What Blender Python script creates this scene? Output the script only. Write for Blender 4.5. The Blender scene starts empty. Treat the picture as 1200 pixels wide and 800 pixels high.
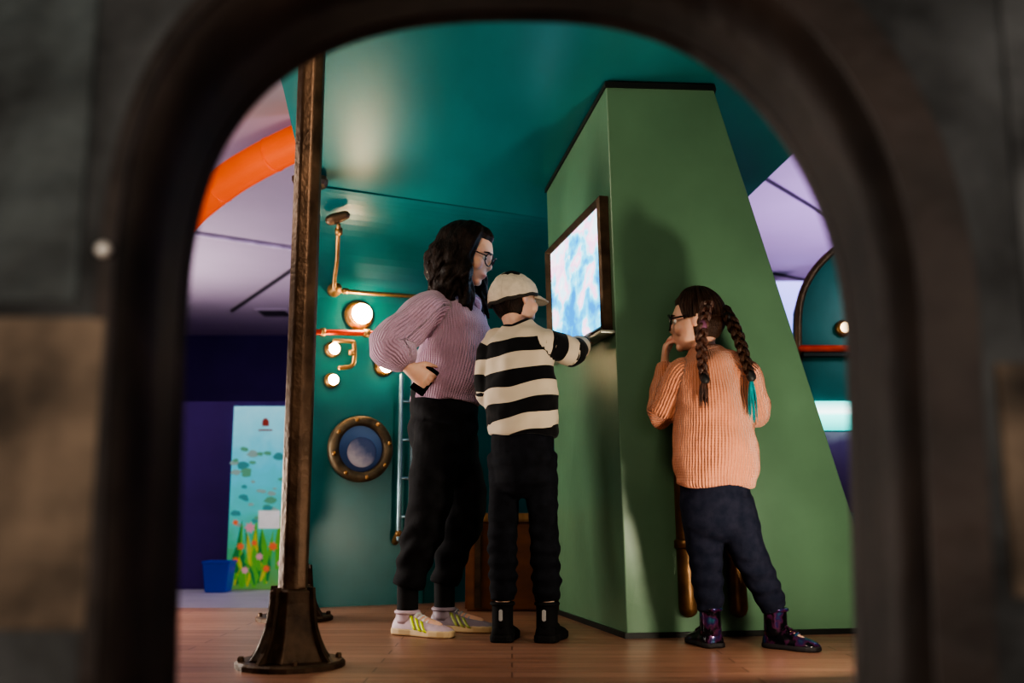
import bpy, bmesh, math, random
import numpy as np
from mathutils import Vector, Matrix, noise
V = Vector
C = bpy.context.scene.collection
random.seed(4)
FPX = 1167.0; PIT = math.radians(9.73); H0 = 0.46
SP, CP = math.sin(PIT), math.cos(PIT)
def ray(px, py):
    x = (px-600)/FPX; y = (400-py)/FPX
    return V((x, CP-y*SP, SP+y*CP))
def P(px, py, Y):
    d = ray(px, py); t = Y/d.y
    return V((d.x*t, Y, H0+d.z*t))
def PF(px, py, z=0.0):
    d = ray(px, py); t = (z-H0)/d.z
    return V((d.x*t, d.y*t, z))
def ceilz(x, y): return 2.528+.0415*x-.1056*y
# ------------------------------------------------------------ materials
def nt(name):
    m = bpy.data.materials.new(name); m.use_nodes = True
    n = m.node_tree; b = n.nodes['Principled BSDF']
    return m, n, b
def lk(n, a, b): n.links.new(a, b)
def M(name, col, rough=.5, metal=0, var=.2, scale=6, bump=0, bscale=60, stretch=(1,1,1), emit=0, ecol=None, sss=0, col2=None, spec=None, rvar=0):
    m, n, b = nt(name)
    tc = n.nodes.new('ShaderNodeTexCoord'); mp = n.nodes.new('ShaderNodeMapping'); mp.inputs['Scale'].default_value = stretch
    lk(n, tc.outputs['Object'], mp.inputs[0])
    no = n.nodes.new('ShaderNodeTexNoise'); no.inputs['Scale'].default_value = scale; no.inputs['Detail'].default_value = 6
    lk(n, mp.outputs[0], no.inputs['Vector'])
    cr = n.nodes.new('ShaderNodeValToRGB')
    c1 = [min(1, c*(1-var)) for c in col]; c2 = col2 if col2 else [min(1, c*(1+var)) for c in col]
    cr.color_ramp.elements[0].position = .32; cr.color_ramp.elements[1].position = .68
    cr.color_ramp.elements[0].color = (*c1, 1); cr.color_ramp.elements[1].color = (*c2, 1)
    lk(n, no.outputs['Fac'], cr.inputs[0]); lk(n, cr.outputs[0], b.inputs['Base Color'])
    b.inputs['Roughness'].default_value = rough; b.inputs['Metallic'].default_value = metal
    if spec is not None: b.inputs['Specular IOR Level'].default_value = spec
    if rvar:
        mr = n.nodes.new('ShaderNodeMapRange'); mr.inputs['To Min'].default_value = rough-rvar; mr.inputs['To Max'].default_value = rough+rvar
        lk(n, no.outputs['Fac'], mr.inputs['Value']); lk(n, mr.outputs[0], b.inputs['Roughness'])
    if bump:
        n2 = n.nodes.new('ShaderNodeTexNoise'); n2.inputs['Scale'].default_value = bscale; n2.inputs['Detail'].default_value = 4
        lk(n, mp.outputs[0], n2.inputs['Vector'])
        bp = n.nodes.new('ShaderNodeBump'); bp.inputs['Strength'].default_value = bump; bp.inputs['Distance'].default_value = .01
        lk(n, n2.outputs['Fac'], bp.inputs['Height']); lk(n, bp.outputs[0], b.inputs['Normal'])
    if emit:
        b.inputs['Emission Color'].default_value = (*(ecol or col), 1); b.inputs['Emission Strength'].default_value = emit
    if sss:
        b.inputs['Subsurface Weight'].default_value = sss; b.inputs['Subsurface Radius'].default_value = (.01, .004, .002)
    return m
def knit(name, col, depth=.006, stripes=None, sheen=.25):
    m, n, b = nt(name)
    at = n.nodes.new('ShaderNodeAttribute'); at.attribute_name = 'rib'
    ma = n.nodes.new('ShaderNodeMath'); ma.operation = 'MULTIPLY'; ma.inputs[1].default_value = 2*math.pi
    lk(n, at.outputs['Fac'], ma.inputs[0])
    si = n.nodes.new('ShaderNodeMath'); si.operation = 'SINE'; lk(n, ma.outputs[0], si.inputs[0])
    a2 = n.nodes.new('ShaderNodeAttribute'); a2.attribute_name = 'band'
    m2 = n.nodes.new('ShaderNodeMath'); m2.operation = 'MULTIPLY'; m2.inputs[1].default_value = 700; lk(n, a2.outputs['Fac'], m2.inputs[0])
    s2 = n.nodes.new('ShaderNodeMath'); s2.operation = 'SINE'; lk(n, m2.outputs[0], s2.inputs[0])
    s3 = n.nodes.new('ShaderNodeMath'); s3.operation = 'MULTIPLY'; s3.inputs[1].default_value = .22; lk(n, s2.outputs[0], s3.inputs[0])
    ad = n.nodes.new('ShaderNodeMath'); ad.operation = 'ADD'; lk(n, si.outputs[0], ad.inputs[0]); lk(n, s3.outputs[0], ad.inputs[1])
    bp = n.nodes.new('ShaderNodeBump'); bp.inputs['Strength'].default_value = .8; bp.inputs['Distance'].default_value = depth
    if depth:
        lk(n, ad.outputs[0], bp.inputs['Height']); lk(n, bp.outputs[0], b.inputs['Normal'])
    b.inputs['Roughness'].default_value = .9; b.inputs['Specular IOR Level'].default_value = .2
    b.inputs['Sheen Weight'].default_value = sheen
    if stripes:
        fr = n.nodes.new('ShaderNodeMath'); fr.operation = 'FRACT'
        dv = n.nodes.new('ShaderNodeMath'); dv.operation = 'DIVIDE'; dv.inputs[1].default_value = stripes[1]
        of = n.nodes.new('ShaderNodeMath'); of.operation = 'ADD'; of.inputs[1].default_value = stripes[2]; lk(n, dv.outputs[0], of.inputs[0])
        lk(n, a2.outputs['Fac'], dv.inputs[0]); lk(n, of.outputs[0], fr.inputs[0])
        gt = n.nodes.new('ShaderNodeMath'); gt.operation = 'GREATER_THAN'; gt.inputs[1].default_value = .52; lk(n, fr.outputs[0], gt.inputs[0])
        mx = n.nodes.new('ShaderNodeMix'); mx.data_type = 'RGBA'
        mx.inputs[6].default_value = (*col, 1); mx.inputs[7].default_value = (*stripes[0], 1)
        lk(n, gt.outputs[0], mx.inputs[0]); lk(n, mx.outputs[2], b.inputs['Base Color'])
    else:
        tc = n.nodes.new('ShaderNodeTexCoord'); no = n.nodes.new('ShaderNodeTexNoise'); no.inputs['Scale'].default_value = 25
        lk(n, tc.outputs['Object'], no.inputs['Vector'])
        cr = n.nodes.new('ShaderNodeValToRGB'); cr.color_ramp.elements[0].color = (*[c*.88 for c in col], 1); cr.color_ramp.elements[1].color = (*[min(1, c*1.1) for c in col], 1)
        lk(n, no.outputs['Fac'], cr.inputs[0]); lk(n, cr.outputs[0], b.inputs['Base Color'])
    return m
def skinmat(name, col):
    m, n, b = nt(name)
    at = n.nodes.new('ShaderNodeAttribute'); at.attribute_name = 'lip'
    mx = n.nodes.new('ShaderNodeMix'); mx.data_type = 'RGBA'
    mx.inputs[6].default_value = (*col, 1); mx.inputs[7].default_value = (col[0]*.78, col[1]*.38, col[2]*.4, 1)
    lk(n, at.outputs['Fac'], mx.inputs[0])
    tc = n.nodes.new('ShaderNodeTexCoord'); no = n.nodes.new('ShaderNodeTexNoise'); no.inputs['Scale'].default_value = 30
    lk(n, tc.outputs['Object'], no.inputs['Vector'])
    hs = n.nodes.new('ShaderNodeHueSaturation'); mr = n.nodes.new('ShaderNodeMapRange'); mr.inputs['To Min'].default_value = .9; mr.inputs['To Max'].default_value = 1.08
    lk(n, no.outputs['Fac'], mr.inputs['Value']); lk(n, mr.outputs[0], hs.inputs['Value']); lk(n, mx.outputs[2], hs.inputs['Color'])
    lk(n, hs.outputs[0], b.inputs['Base Color'])
    b.inputs['Roughness'].default_value = .48; b.inputs['Subsurface Weight'].default_value = .2; b.inputs['Subsurface Radius'].default_value = (.012, .005, .003); b.inputs['Subsurface Scale'].default_value = .6
    return m
def plankmat(name, c1, c2, gap, scale=1, rough=.38):
    m, n, b = nt(name)
    tc = n.nodes.new('ShaderNodeTexCoord')
    br = n.nodes.new('ShaderNodeTexBrick'); br.inputs['Scale'].default_value = scale
    br.inputs['Brick Width'].default_value = 1.1; br.inputs['Row Height'].default_value = .095; br.inputs['Mortar Size'].default_value = .0025
    br.inputs['Color1'].default_value = (*c1, 1); br.inputs['Color2'].default_value = (*c2, 1); br.inputs['Mortar'].default_value = (*gap, 1)
    br.offset = .37
    lk(n, tc.outputs['Object'], br.inputs['Vector'])
    mp = n.nodes.new('ShaderNodeMapping'); mp.inputs['Scale'].default_value = (1.5, 26, 5); lk(n, tc.outputs['Object'], mp.inputs[0])
    no = n.nodes.new('ShaderNodeTexNoise'); no.inputs['Scale'].default_value = 2.5; no.inputs['Detail'].default_value = 8; lk(n, mp.outputs[0], no.inputs['Vector'])
    mr = n.nodes.new('ShaderNodeMapRange'); mr.inputs['To Min'].default_value = .45; mr.inputs['To Max'].default_value = 1.5; lk(n, no.outputs['Fac'], mr.inputs['Value'])
    hs = n.nodes.new('ShaderNodeHueSaturation'); lk(n, br.outputs['Color'], hs.inputs['Color']); lk(n, mr.outputs[0], hs.inputs['Value'])
    lk(n, hs.outputs[0], b.inputs['Base Color']); b.inputs['Roughness'].default_value = rough
    bp = n.nodes.new('ShaderNodeBump'); bp.inputs['Strength'].default_value = .25; bp.inputs['Distance'].default_value = .004
    lk(n, no.outputs['Fac'], bp.inputs['Height']); lk(n, bp.outputs[0], b.inputs['Normal'])
    return m
def rampmat(name, stops, axis_scale=1.0, emit=0, rough=.5, nscale=4, namp=.25, axis='Z'):
    m, n, b = nt(name)
    tc = n.nodes.new('ShaderNodeTexCoord'); sx = n.nodes.new('ShaderNodeSeparateXYZ'); lk(n, tc.outputs['Generated'], sx.inputs[0])
    no = n.nodes.new('ShaderNodeTexNoise'); no.inputs['Scale'].default_value = nscale; no.inputs['Detail'].default_value = 5; no.inputs['Distortion'].default_value = .8
    lk(n, tc.outputs['Object'], no.inputs['Vector'])
    s = n.nodes.new('ShaderNodeMath'); s.operation = 'SUBTRACT'; s.inputs[1].default_value = .5; lk(n, no.outputs['Fac'], s.inputs[0])
    mu = n.nodes.new('ShaderNodeMath'); mu.operation = 'MULTIPLY_ADD'; mu.inputs[1].default_value = namp
    lk(n, s.outputs[0], mu.inputs[0]); lk(n, sx.outputs[axis], mu.inputs[2])
    cr = n.nodes.new('ShaderNodeValToRGB'); e = cr.color_ramp.elements
    e[0].position = stops[0][0]; e[0].color = (*stops[0][1], 1); e[1].position = stops[-1][0]; e[1].color = (*stops[-1][1], 1)
    for p, c in stops[1:-1]:
        x = e.new(p); x.color = (*c, 1)
    lk(n, mu.outputs[0], cr.inputs[0]); lk(n, cr.outputs[0], b.inputs['Base Color']); b.inputs['Roughness'].default_value = rough
    if emit:
        lk(n, cr.outputs[0], b.inputs['Emission Color']); b.inputs['Emission Strength'].default_value = emit
    return m
# ------------------------------------------------------------ mesh builder
def catmull(R, sub):
    n = len(R)
    if sub <= 1: return R
    if n == 2:
        return np.array([R[0]+(R[1]-R[0])*k/sub for k in range(sub+1)])
    out = []
    for i in range(n-1):
        p0 = R[max(i-1, 0)]; p1 = R[i]; p2 = R[i+1]; p3 = R[min(i+2, n-1)]
        for k in range(sub):
            t = k/sub
            out.append(.5*((2*p1)+(-p0+p2)*t+(2*p0-5*p1+4*p2-p3)*t*t+(-p0+3*p1-3*p2+p3)*t**3))
    out.append(R[-1])
    return np.array(out)
WO = {}
class MB:
    def __init__(s): s.v = []; s.f = []; s.lines = []
    def add(s, vs, fs):
        o = len(s.v); s.v += [tuple(x) for x in vs]; s.f += [tuple(i+o for i in f) for f in fs]; return s
    def box(s, c, size, rot=None, bev=0):
        c = V(c); hx, hy, hz = [k/2 for k in size]
        bm = bmesh.new(); bmesh.ops.create_cube(bm, size=1)
        for v in bm.verts: v.co = V((v.co.x*size[0], v.co.y*size[1], v.co.z*size[2]))
        if bev: bmesh.ops.bevel(bm, geom=list(bm.edges), offset=bev, segments=2, affect='EDGES')
        for i, v in enumerate(bm.verts): v.index = i
        vs = [(rot @ v.co if rot else v.co)+c for v in bm.verts]; fs = [[v.index for v in f.verts] for f in bm.faces]
        bm.free(); return s.add(vs, fs)
    def prism(s, poly, off):
        n = len(poly); off = V(off); vs = [V(p) for p in poly]+[V(p)+off for p in poly]
        fs = [tuple(range(n)), tuple(range(2*n-1, n-1, -1))]+[(i, (i+1) % n, (i+1) % n+n, i+n) for i in range(n)]
        return s.add(vs, fs)
    def hexa(s, b, t):
        return s.add(list(b)+list(t), [(0,1,2,3),(4,5,6,7),(0,1,5,4),(1,2,6,5),(2,3,7,6),(3,0,4,7)])
    def tube(s, rows, side=None, seg=14, sub=4, cap='round', ribs=0, band0=0.0):
        R = np.array([[*r[0], r[1], r[2] if len(r) > 2 else r[1]] for r in rows], float)
        S = catmull(R, sub); S[:, 3:] = np.maximum(S[:, 3:], 1e-4)
        p = S[:, :3]; T = np.gradient(p, axis=0); T /= np.linalg.norm(T, axis=1)[:, None]+1e-12
        n = len(p); U = np.zeros_like(p)
        if side is not None:
            sd = np.array(side, float)
            for i in range(n):
                u = sd-T[i]*T[i].dot(sd); U[i] = u/np.linalg.norm(u)
        else:
            a = np.array((0, 0, 1.)) if abs(T[0][2]) < .9 else np.array((1., 0, 0))
            u = np.cross(T[0], a); u /= np.linalg.norm(u)
            for i in range(n):
                u = u-T[i]*T[i].dot(u); u /= np.linalg.norm(u)+1e-12; U[i] = u
        W = np.cross(T, U)
        ang = np.arange(seg)*2*math.pi/seg
        rings = []
        def ring(c, u, w, ra, rb): rings.append(c+np.outer(np.cos(ang)*ra, u)+np.outer(np.sin(ang)*rb, w))
        if cap == 'round':
            for a in (70, 45, 20):
                a = math.radians(a); ring(p[0]-T[0]*min(S[0, 3], S[0, 4])*math.sin(a), U[0], W[0], S[0, 3]*math.cos(a), S[0, 4]*math.cos(a))
        for i in range(n): ring(p[i], U[i], W[i], S[i, 3], S[i, 4])
        if cap == 'round':
            for a in (20, 45, 70):
                a = math.radians(a); ring(p[-1]+T[-1]*min(S[-1, 3], S[-1, 4])*math.sin(a), U[-1], W[-1], S[-1, 3]*math.cos(a), S[-1, 4]*math.cos(a))
        vs = np.concatenate(rings); nr = len(rings); fs = []
        for i in range(nr-1):
            for j in range(seg):
                k = (j+1) % seg
                fs.append((i*seg+j, i*seg+k, (i+1)*seg+k, (i+1)*seg+j))
        vs = [tuple(x) for x in vs]; a = len(vs); vs += [tuple(rings[0].mean(0)), tuple(rings[-1].mean(0))]
        for j in range(seg):
            k = (j+1) % seg
            fs.append((a, k, j)); fs.append((a+1, (nr-1)*seg+j, (nr-1)*seg+k))
        s.add(vs, fs)
        L = np.concatenate([[0], np.cumsum(np.linalg.norm(np.diff(p, axis=0), axis=1))])+band0
        s.lines.append((p, U, W, S[:, 3], S[:, 4], L, ribs))
        return s
    def lathe(s, c, prof, axis=(0,0,1), seg=24, side=None, closed=False):
        ax = V(axis).normalized(); a = V(side) if side else (V((1,0,0)) if abs(ax.x) < .9 else V((0,1,0)))
        u = (a-ax*a.dot(ax)).normalized(); w = ax.cross(u); c = V(c); vs = []; fs = []
        for r, h in prof:
            for j in range(seg):
                t = 2*math.pi*(j+.5)/seg; vs.append(c+ax*h+u*(r*math.cos(t))+w*(r*math.sin(t)))
        n = len(prof)
        for i in range(n if closed else n-1):
            for j in range(seg):
                k = (j+1) % seg; i2 = (i+1) % n
                fs.append((i*seg+j, i*seg+k, i2*seg+k, i2*seg+j))
        if not closed:
            fs.append(tuple(range(seg-1, -1, -1))); fs.append(tuple((n-1)*seg+j for j in range(seg)))
        return s.add(vs, fs)
    def ball(s, c, rad, frame=None, seg=20, rings=12):
        c = V(c); r = rad if hasattr(rad, '__len__') else (rad,)*3; vs = []; fs = []
        for i in range(1, rings):
            a = math.pi*i/rings
            for j in range(seg):
                b = 2*math.pi*j/seg; q = V((r[0]*math.sin(a)*math.cos(b), r[1]*math.sin(a)*math.sin(b), r[2]*math.cos(a)))
                vs.append((frame @ q if frame else q)+c)
        for i in range(rings-2):
            for j in range(seg):
                k = (j+1) % seg; fs.append((i*seg+j, i*seg+k, (i+1)*seg+k, (i+1)*seg+j))
        a = len(vs); q1 = V((0,0,r[2])); q2 = V((0,0,-r[2])); vs += [(frame @ q1 if frame else q1)+c, (frame @ q2 if frame else q2)+c]
        for j in range(seg):
            k = (j+1) % seg; fs.append((a, k, j)); fs.append((a+1, (rings-2)*seg+j, (rings-2)*seg+k))
        return s.add(vs, fs)
    def build(s, name, mat, parent=None, smooth=False, origin=None, bevel=0):
        a = np.array(s.v)
        if origin is None: origin = V(((a[:,0].min()+a[:,0].max())/2, (a[:,1].min()+a[:,1].max())/2, a[:,2].min()))
        me = bpy.data.meshes.new(name); me.from_pydata([tuple(x) for x in a-np.array(origin)], [], s.f)
        bm = bmesh.new(); bm.from_mesh(me); bmesh.ops.recalc_face_normals(bm, faces=bm.faces); bm.to_mesh(me); bm.free()
        me.materials.append(mat)
        if smooth:
            me.polygons.foreach_set('use_smooth', [True]*len(me.polygons))
        return place(name, me, parent, origin, bevel)
def place(name, me, parent, origin, bevel=0):
    o = bpy.data.objects.new(name, me); C.objects.link(o); origin = V(origin)
    if parent:
        o.parent = parent; o.location = origin-WO[parent.name]
    else: o.location = origin
    WO[o.name] = origin
    if bevel:
        b = o.modifiers.new('bevel', 'BEVEL'); b.width = bevel; b.segments = 2; b.limit_method = 'ANGLE'
    return o
def tag(o, label, cat, group=None):
    o['label'] = label; o['category'] = cat
    if group: o['group'] = group
    return o
def thing(name, label, cat, loc, group=None):
    o = bpy.data.objects.new(name, None); C.objects.link(o); o.location = loc; o.empty_display_size = .05; WO[o.name] = V(loc)
    return tag(o, label, cat, group)
def struct(o): o['kind'] = 'structure'; return o
# ------------------------------------------------------------ palette
teal = M('teal_paint', (.013, .168, .172), .36, 0, .14, 3, .08, 6, stretch=(1, .35, 1), rvar=.04)
teal_wall = M('teal_wall_paint', (.010, .150, .157), .32, 0, .15, 4, .05, 14, rvar=.04)
tealseam = M('teal_seam', (.006, .07, .075), .5)
dark = M('black_trim', (.008, .01, .009), .5)
green = M('green_paint', (.116, .222, .136), .34, 0, .12, 2.5, .05, 30)
rust = M('aged_bronze', (.135, .082, .052), .45, .6, .4, 9, .3, 50, stretch=(1.2, 1.2, 1.0), rvar=.16)
rustbase = M('aged_bronze_foot', (.085, .052, .032), .5, .5, .5, 14, .3, 40, rvar=.1)
brass = M('aged_brass', (.34, .19, .08), .45, .75, .4, 14, .15, 50)
copper = M('red_copper_pipe', (.60, .06, .025), .42, .15, .25, 10)
archmat = M('dark_rusted_lining', (.031, .022, .018), .65, .1, .7, 6, .8, 12)
archface = M('mottled_grey_metal', (.048, .052, .053), .7, .1, .85, 6, 1.0, 12)
beige = M('worn_beige_panel', (.125, .095, .068), .8, 0, .9, 7, .9, 12)
purple = M('purple_paint', (.075, .05, .17), .8, 0, .1, 2)
purple_dark = M('deep_violet_paint', (.075, .036, .20), .8, 0, .1, 2)
ceilgrey = M('grey_ceiling_paint', (.42, .385, .42), .85, 0, .05, 1)
wood = plankmat('wood_plank_floor', (.36, .19, .13), (.28, .142, .095), (.13, .062, .042))
hallgrey = M('pale_hall_floor', (.62, .60, .62), .5, 0, .1, 3)
orange = M('self_lit_orange_plastic', (.9, .13, .01), .5, 0, .08, 4, emit=.35, ecol=(.95, .13, .01))  # emission added to make the tube look brighter lit, it is no lamp
bluep = M('self_lit_blue_plastic', (.01, .05, .42), .35, 0, .1, 4, emit=.12, ecol=(.01, .06, .45))  # bin plastic emits faintly, brightness put into the material
steel = M('blue_grey_steel', (.25, .36, .42), .3, .7, .2, 8)
bulbm = M('lit_bulb', (1, .8, .55), .3, 0, 0, 1, emit=75, ecol=(1, .72, .42))
boxwood = M('dark_brown_wood', (.16, .058, .024), .5, 0, .25, 5, .06, 30, stretch=(1, 1, 3))
boxtop = M('pale_wood', (.30, .16, .065), .45, 0, .25, 5, stretch=(7, 1, 1))
white = M('white_paint', (.75, .74, .72), .5, 0, .04, 4)
redm = M('red_ink', (.6, .10, .06), .5, 0, .06, 4)
blackcloth = M('black_cotton', (.011, .011, .014), .85, 0, .3, 30, .15, 240, spec=.25)
navycloth = M('navy_black_jersey', (.009, .010, .015), .85, 0, .3, 30, .15, 240, spec=.2)
printcloth = M('navy_cotton', (.010, .013, .027), .9, 0, .1, 34, .12, 200, col2=(.019, .020, .036), spec=.15)
# ------------------------------------------------------------ setting
wl_a = V((-1.02, 5.0, 0)); wdir = V((1.217, .57, 0)).normalized(); wn = V((wdir.y, -wdir.x, 0)); wl_b = wl_a+wdir*2.35
def W(px, py, off=0):
    d = ray(px, py); o = V((0, 0, H0)); pl = wl_a+wn*off
    t = (pl-o).dot(wn)/d.dot(wn); return o+d*t
poly = [(-3.2, -1, -.15), (3.2, -1, -.15), (3.2, 6.3, -.15), (1.4, 6.3, -.15), (-1.02, 5.02, -.15), (-3.2, 5.02, -.15)]
struct(MB().prism(poly, (0, 0, .15)).build('floor', wood))
struct(MB().prism([(-9, -1.2, -.25), (9, -1.2, -.25), (9, 14.2, -.25), (-9, 14.2, -.25)], (0, 0, .098)).build('floor', hallgrey))
struct(MB().prism([(-9, -1.2, 2.95), (9, -1.2, 2.95), (9, 14.2, 2.95), (-9, 14.2, 2.95)], (0, 0, .1)).build('ceiling', ceilgrey))
struct(MB().box((0, 14.1, 1.4), (18, .2, 3.1)).build('wall_far', purple))
struct(MB().box((-3.6, 8.36, .61), (5.4, .2, 1.52)).build('wall_left', purple_dark))
# canopy
outl = [(-1.02, 4.85), (1.10, 5.75), (1.21, 4.94), (1.293, 4.55), (1.5, 3.6), (1.5, 2.0), (-.78, 2.0), (-.9, 3.7)]
mb = MB(); mb.prism([(x, y, ceilz(x, y)) for x, y in outl], (0, 0, .07))
can = struct(mb.build('ceiling', teal))
a, b = (-.88, 3.25), (1.5, 3.3)
a3 = V((a[0], a[1], ceilz(*a)-.0005)); b3 = V((b[0], b[1], ceilz(*b)-.0005)); w_ = V((0, .005, 0))
MB().prism([a3, b3, b3+w_, a3+w_], (0, 0, -.0015)).build('ceiling_seam', tealseam, can)
# back wall with a rounded cove up to the ceiling
CO = .42
cove = []
for t in np.linspace(0, 1, 19):
    q0, q1, q2 = np.array((0, 1.55)), np.array((.05, 1.94)), np.array((CO, 1.996)); r_ = q0*(1-t)**2+q1*2*t*(1-t)+q2*t*t; cove.append((float(r_[0]), float(r_[1])))
prof = [(0, 0)]+cove+[(CO, 2.06), (-.08, 2.06), (-.08, 0)]
wl_s = wl_a-wdir*.10
mb = MB(); mb.prism([wl_s+wn*o+V((0, 0, z)) for o, z in prof], wl_b-wl_s)
wb = struct(mb.build('wall_back', teal_wall))
for s_ in (.62, 1.45):
    q0 = wl_a+wdir*s_
    MB().prism([q0+wn*.0005+V((0, 0, .0)), q0+wn*.0005+V((0, 0, 1.54)), q0+wdir*.006+wn*.0005+V((0, 0, 1.54)), q0+wdir*.006+wn*.0005], wn*.002).build('panel_seam', tealseam, wb)
# arch wall
YF, YB = .97, 1.19
xc = P(604.5, 400, YB).x; hw = (P(1003, 500, YB).x-P(206, 500, YB).x)/2; zs = P(605, 405, YB).z; zt = P(605, 24, YB).z+.006
def sup(a):
    c, s_ = math.cos(a), math.sin(a); t = max(0, min(1, (c+1)/2)); e = 2/(2.2+.65*t)
    return math.copysign(abs(c)**e, c), abs(s_)**e
def hwz(z): return hw*(.955+.045*min(1, z/zs))
arc = [(xc-hwz(z), z) for z in np.linspace(0, zs, 8)[:-1]]+[(xc-hw*sup(a)[0], zs+(zt-zs)*sup(a)[1]) for a in np.linspace(0, math.pi, 65)]+[(xc+hwz(z), z) for z in np.linspace(zs, 0, 8)[1:]]
def outer(x, z):
    if z <= zs+1e-6: return (-2.2 if x < xc else 2.2, z)
    dx, dz = x-xc, z-zs; k = min(2.2/abs(dx) if abs(dx) > 1e-6 else 1e9, (2.45-zs)/dz); return (xc+dx*k, zs+dz*k)
n = len(arc); vs = []
for y in (YF, YB):
    vs += [(x, y, z) for x, z in arc]; vs += [(*[outer(x, z)[0]], y, outer(x, z)[1]) for x, z in arc]
fs = []
for i in range(n-1):
    fs += [(i, i+1, n+i+1, n+i), (2*n+i, 2*n+i+1, 3*n+i+1, 3*n+i), (i, i+1, 2*n+i+1, 2*n+i), (n+i, n+i+1, 3*n+i+1, 3*n+i)]
fs += [(0, n, 3*n, 2*n), (n-1, 2*n-1, 4*n-1, 3*n-1)]
wf = struct(MB().add(vs, fs).build('wall_front', archface))
def arcoff(o):
    res = []
    for i, (x, z) in enumerate(arc):
        a = arc[max(i-1, 0)]; b = arc[min(i+1, n-1)]; tx, tz = b[0]-a[0], b[1]-a[1]; L = math.hypot(tx, tz)
        ov = o(x) if callable(o) else o
        res.append((x+tz/L*ov, z-tx/L*ov))
    return res
def archring(o1, o2, y1, y2):
    a, b = arcoff(o1), arcoff(o2); vs = []
    for y in (y1, y2): vs += [(x, y, max(z, .001)) for x, z in a]+[(x, y, max(z, .001)) for x, z in b]
    fs = []
    for i in range(n-1):
        fs += [(i, i+1, n+i+1, n+i), (2*n+i, 2*n+i+1, 3*n+i+1, 3*n+i), (i, i+1, 2*n+i+1, 2*n+i), (n+i, n+i+1, 3*n+i+1, 3*n+i)]
    fs += [(0, n, 3*n, 2*n), (n-1, 2*n-1, 4*n-1, 3*n-1)]
    return MB().add(vs, fs)
archring(.004, -.010, YF-.001, YB+.004).build('arch_lining', archmat, wf, True)
def wide(x):
    t = max(0, min(1, ((x-xc)/hw+1)/2)); return -.012-.040*t*t*(3-2*t)
archring(.0045, wide, YF-.003, YF+.004).build('arch_flange', archmat, wf)
archring(.005, -.016, YB-.025, YB+.010).build('arch_rear_rim', archmat, wf, bevel=.005)
for (x0, y0, x1, y1, mt) in ((-120, 372, 102, 738, beige), (1164, 425, 1330, 700, beige), (-120, -80, 92, 355, M('blue_grey_panel', (.044, .055, .056), .65, .1, .85, 7, 1.0, 12)), (1164, -40, 1330, 400, M('grey_panel', (.062, .066, .067), .65, .1, .85, 7, 1.0, 12))):
    a = P(x0, y0, YF); b = P(x1, y1, YF); c = (a+b)/2
    MB().box((c.x, YF-.001, c.z), (b.x-a.x, .005, a.z-b.z), bev=.002).build('wall_panel', mt, wf)
rv = P(119, 291, YF-.012)
MB().ball((rv.x, YF-.008, rv.z), (.007, .006, .007)).build('rivet', M('highlight_rivet', (.8, .78, .72), .3, .2, .1), wf, True)  # rivet coloured pale to stand for a bright highlight spot
# hall ceiling details
def CE(px, py, z=2.95):
    d = ray(px, py); t = (z-H0)/d.z; return V((d.x*t, d.y*t, z))
t_ = M('ceiling_slot', (.03, .03, .035), .6)
a, b = CE(272, 364, 2.94), CE(342, 316, 2.94)
tag(MB().tube([(a, .022), (b, .022)], seg=6, cap='flat').build('ceiling_slot_diffuser', t_), 'long thin dark slot diffuser in the grey hall ceiling', 'air vent')
a, b = CE(150, 262, 2.93), CE(372, 296, 2.93)
tag(MB().tube([(a, .018), (b, .018)], seg=6, cap='flat').build('ceiling_track', M('track_white', (.75, .73, .76), .5)), 'thin pale track rail running across grey hall ceiling under the orange tube', 'track rail')
q = CE(322, 366, 2.94); vt = thing('ceiling_vent', 'square grey louvred vent in the hall ceiling beside the bronze post', 'air vent', (q.x, q.y, 2.9))
MB().box((q.x, q.y, 2.94), (.42, .42, .02)).build('frame', ceilgrey, vt)
mb = MB()
for k in range(6): mb.box((q.x, q.y-.15+k*.06, 2.925), (.34, .02, .012))
mb.build('slat', t_, vt)
for (u, v) in (((890, 205), (985, 262)), ((905, 320), (985, 336))):
    a, b = CE(*u, 2.94), CE(*v, 2.94)
    tag(MB().tube([(a, .015), (b, .015)], seg=6, cap='flat').build('ceiling_joint_strip', t_), 'dark joint strip in lilac lit ceiling right of the green pillar, %s' % ('nearer one' if u[0] == 890 else 'farther one above the pale glow panel'), 'ceiling strip')
# orange tube
rows = [(P(136, 345, 6.9), .116), (P(205, 264, 6.6), .115), (P(262, 215, 6.35), .114), (P(325, 178, 6.1), .113), (P(388, 152, 5.9), .112), (P(450, 135, 5.7), .111)]
mb = MB(); mb.tube(rows, seg=24, sub=10)
ot = tag(mb.build('ventilation_tube', orange, None, True), 'fat glossy orange tube curving under the hall ceiling', 'tube')
for k in (9, 19, 29):
    L = mb.lines[0]; p, u = L[0][k], L[0][k+1]
    MB().tube([(V(p), .1165), (V(p)+(V(u)-V(p)).normalized()*.015, .1165)], seg=24, sub=1, cap='flat').build('tube_ring', orange, ot, True)
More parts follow.
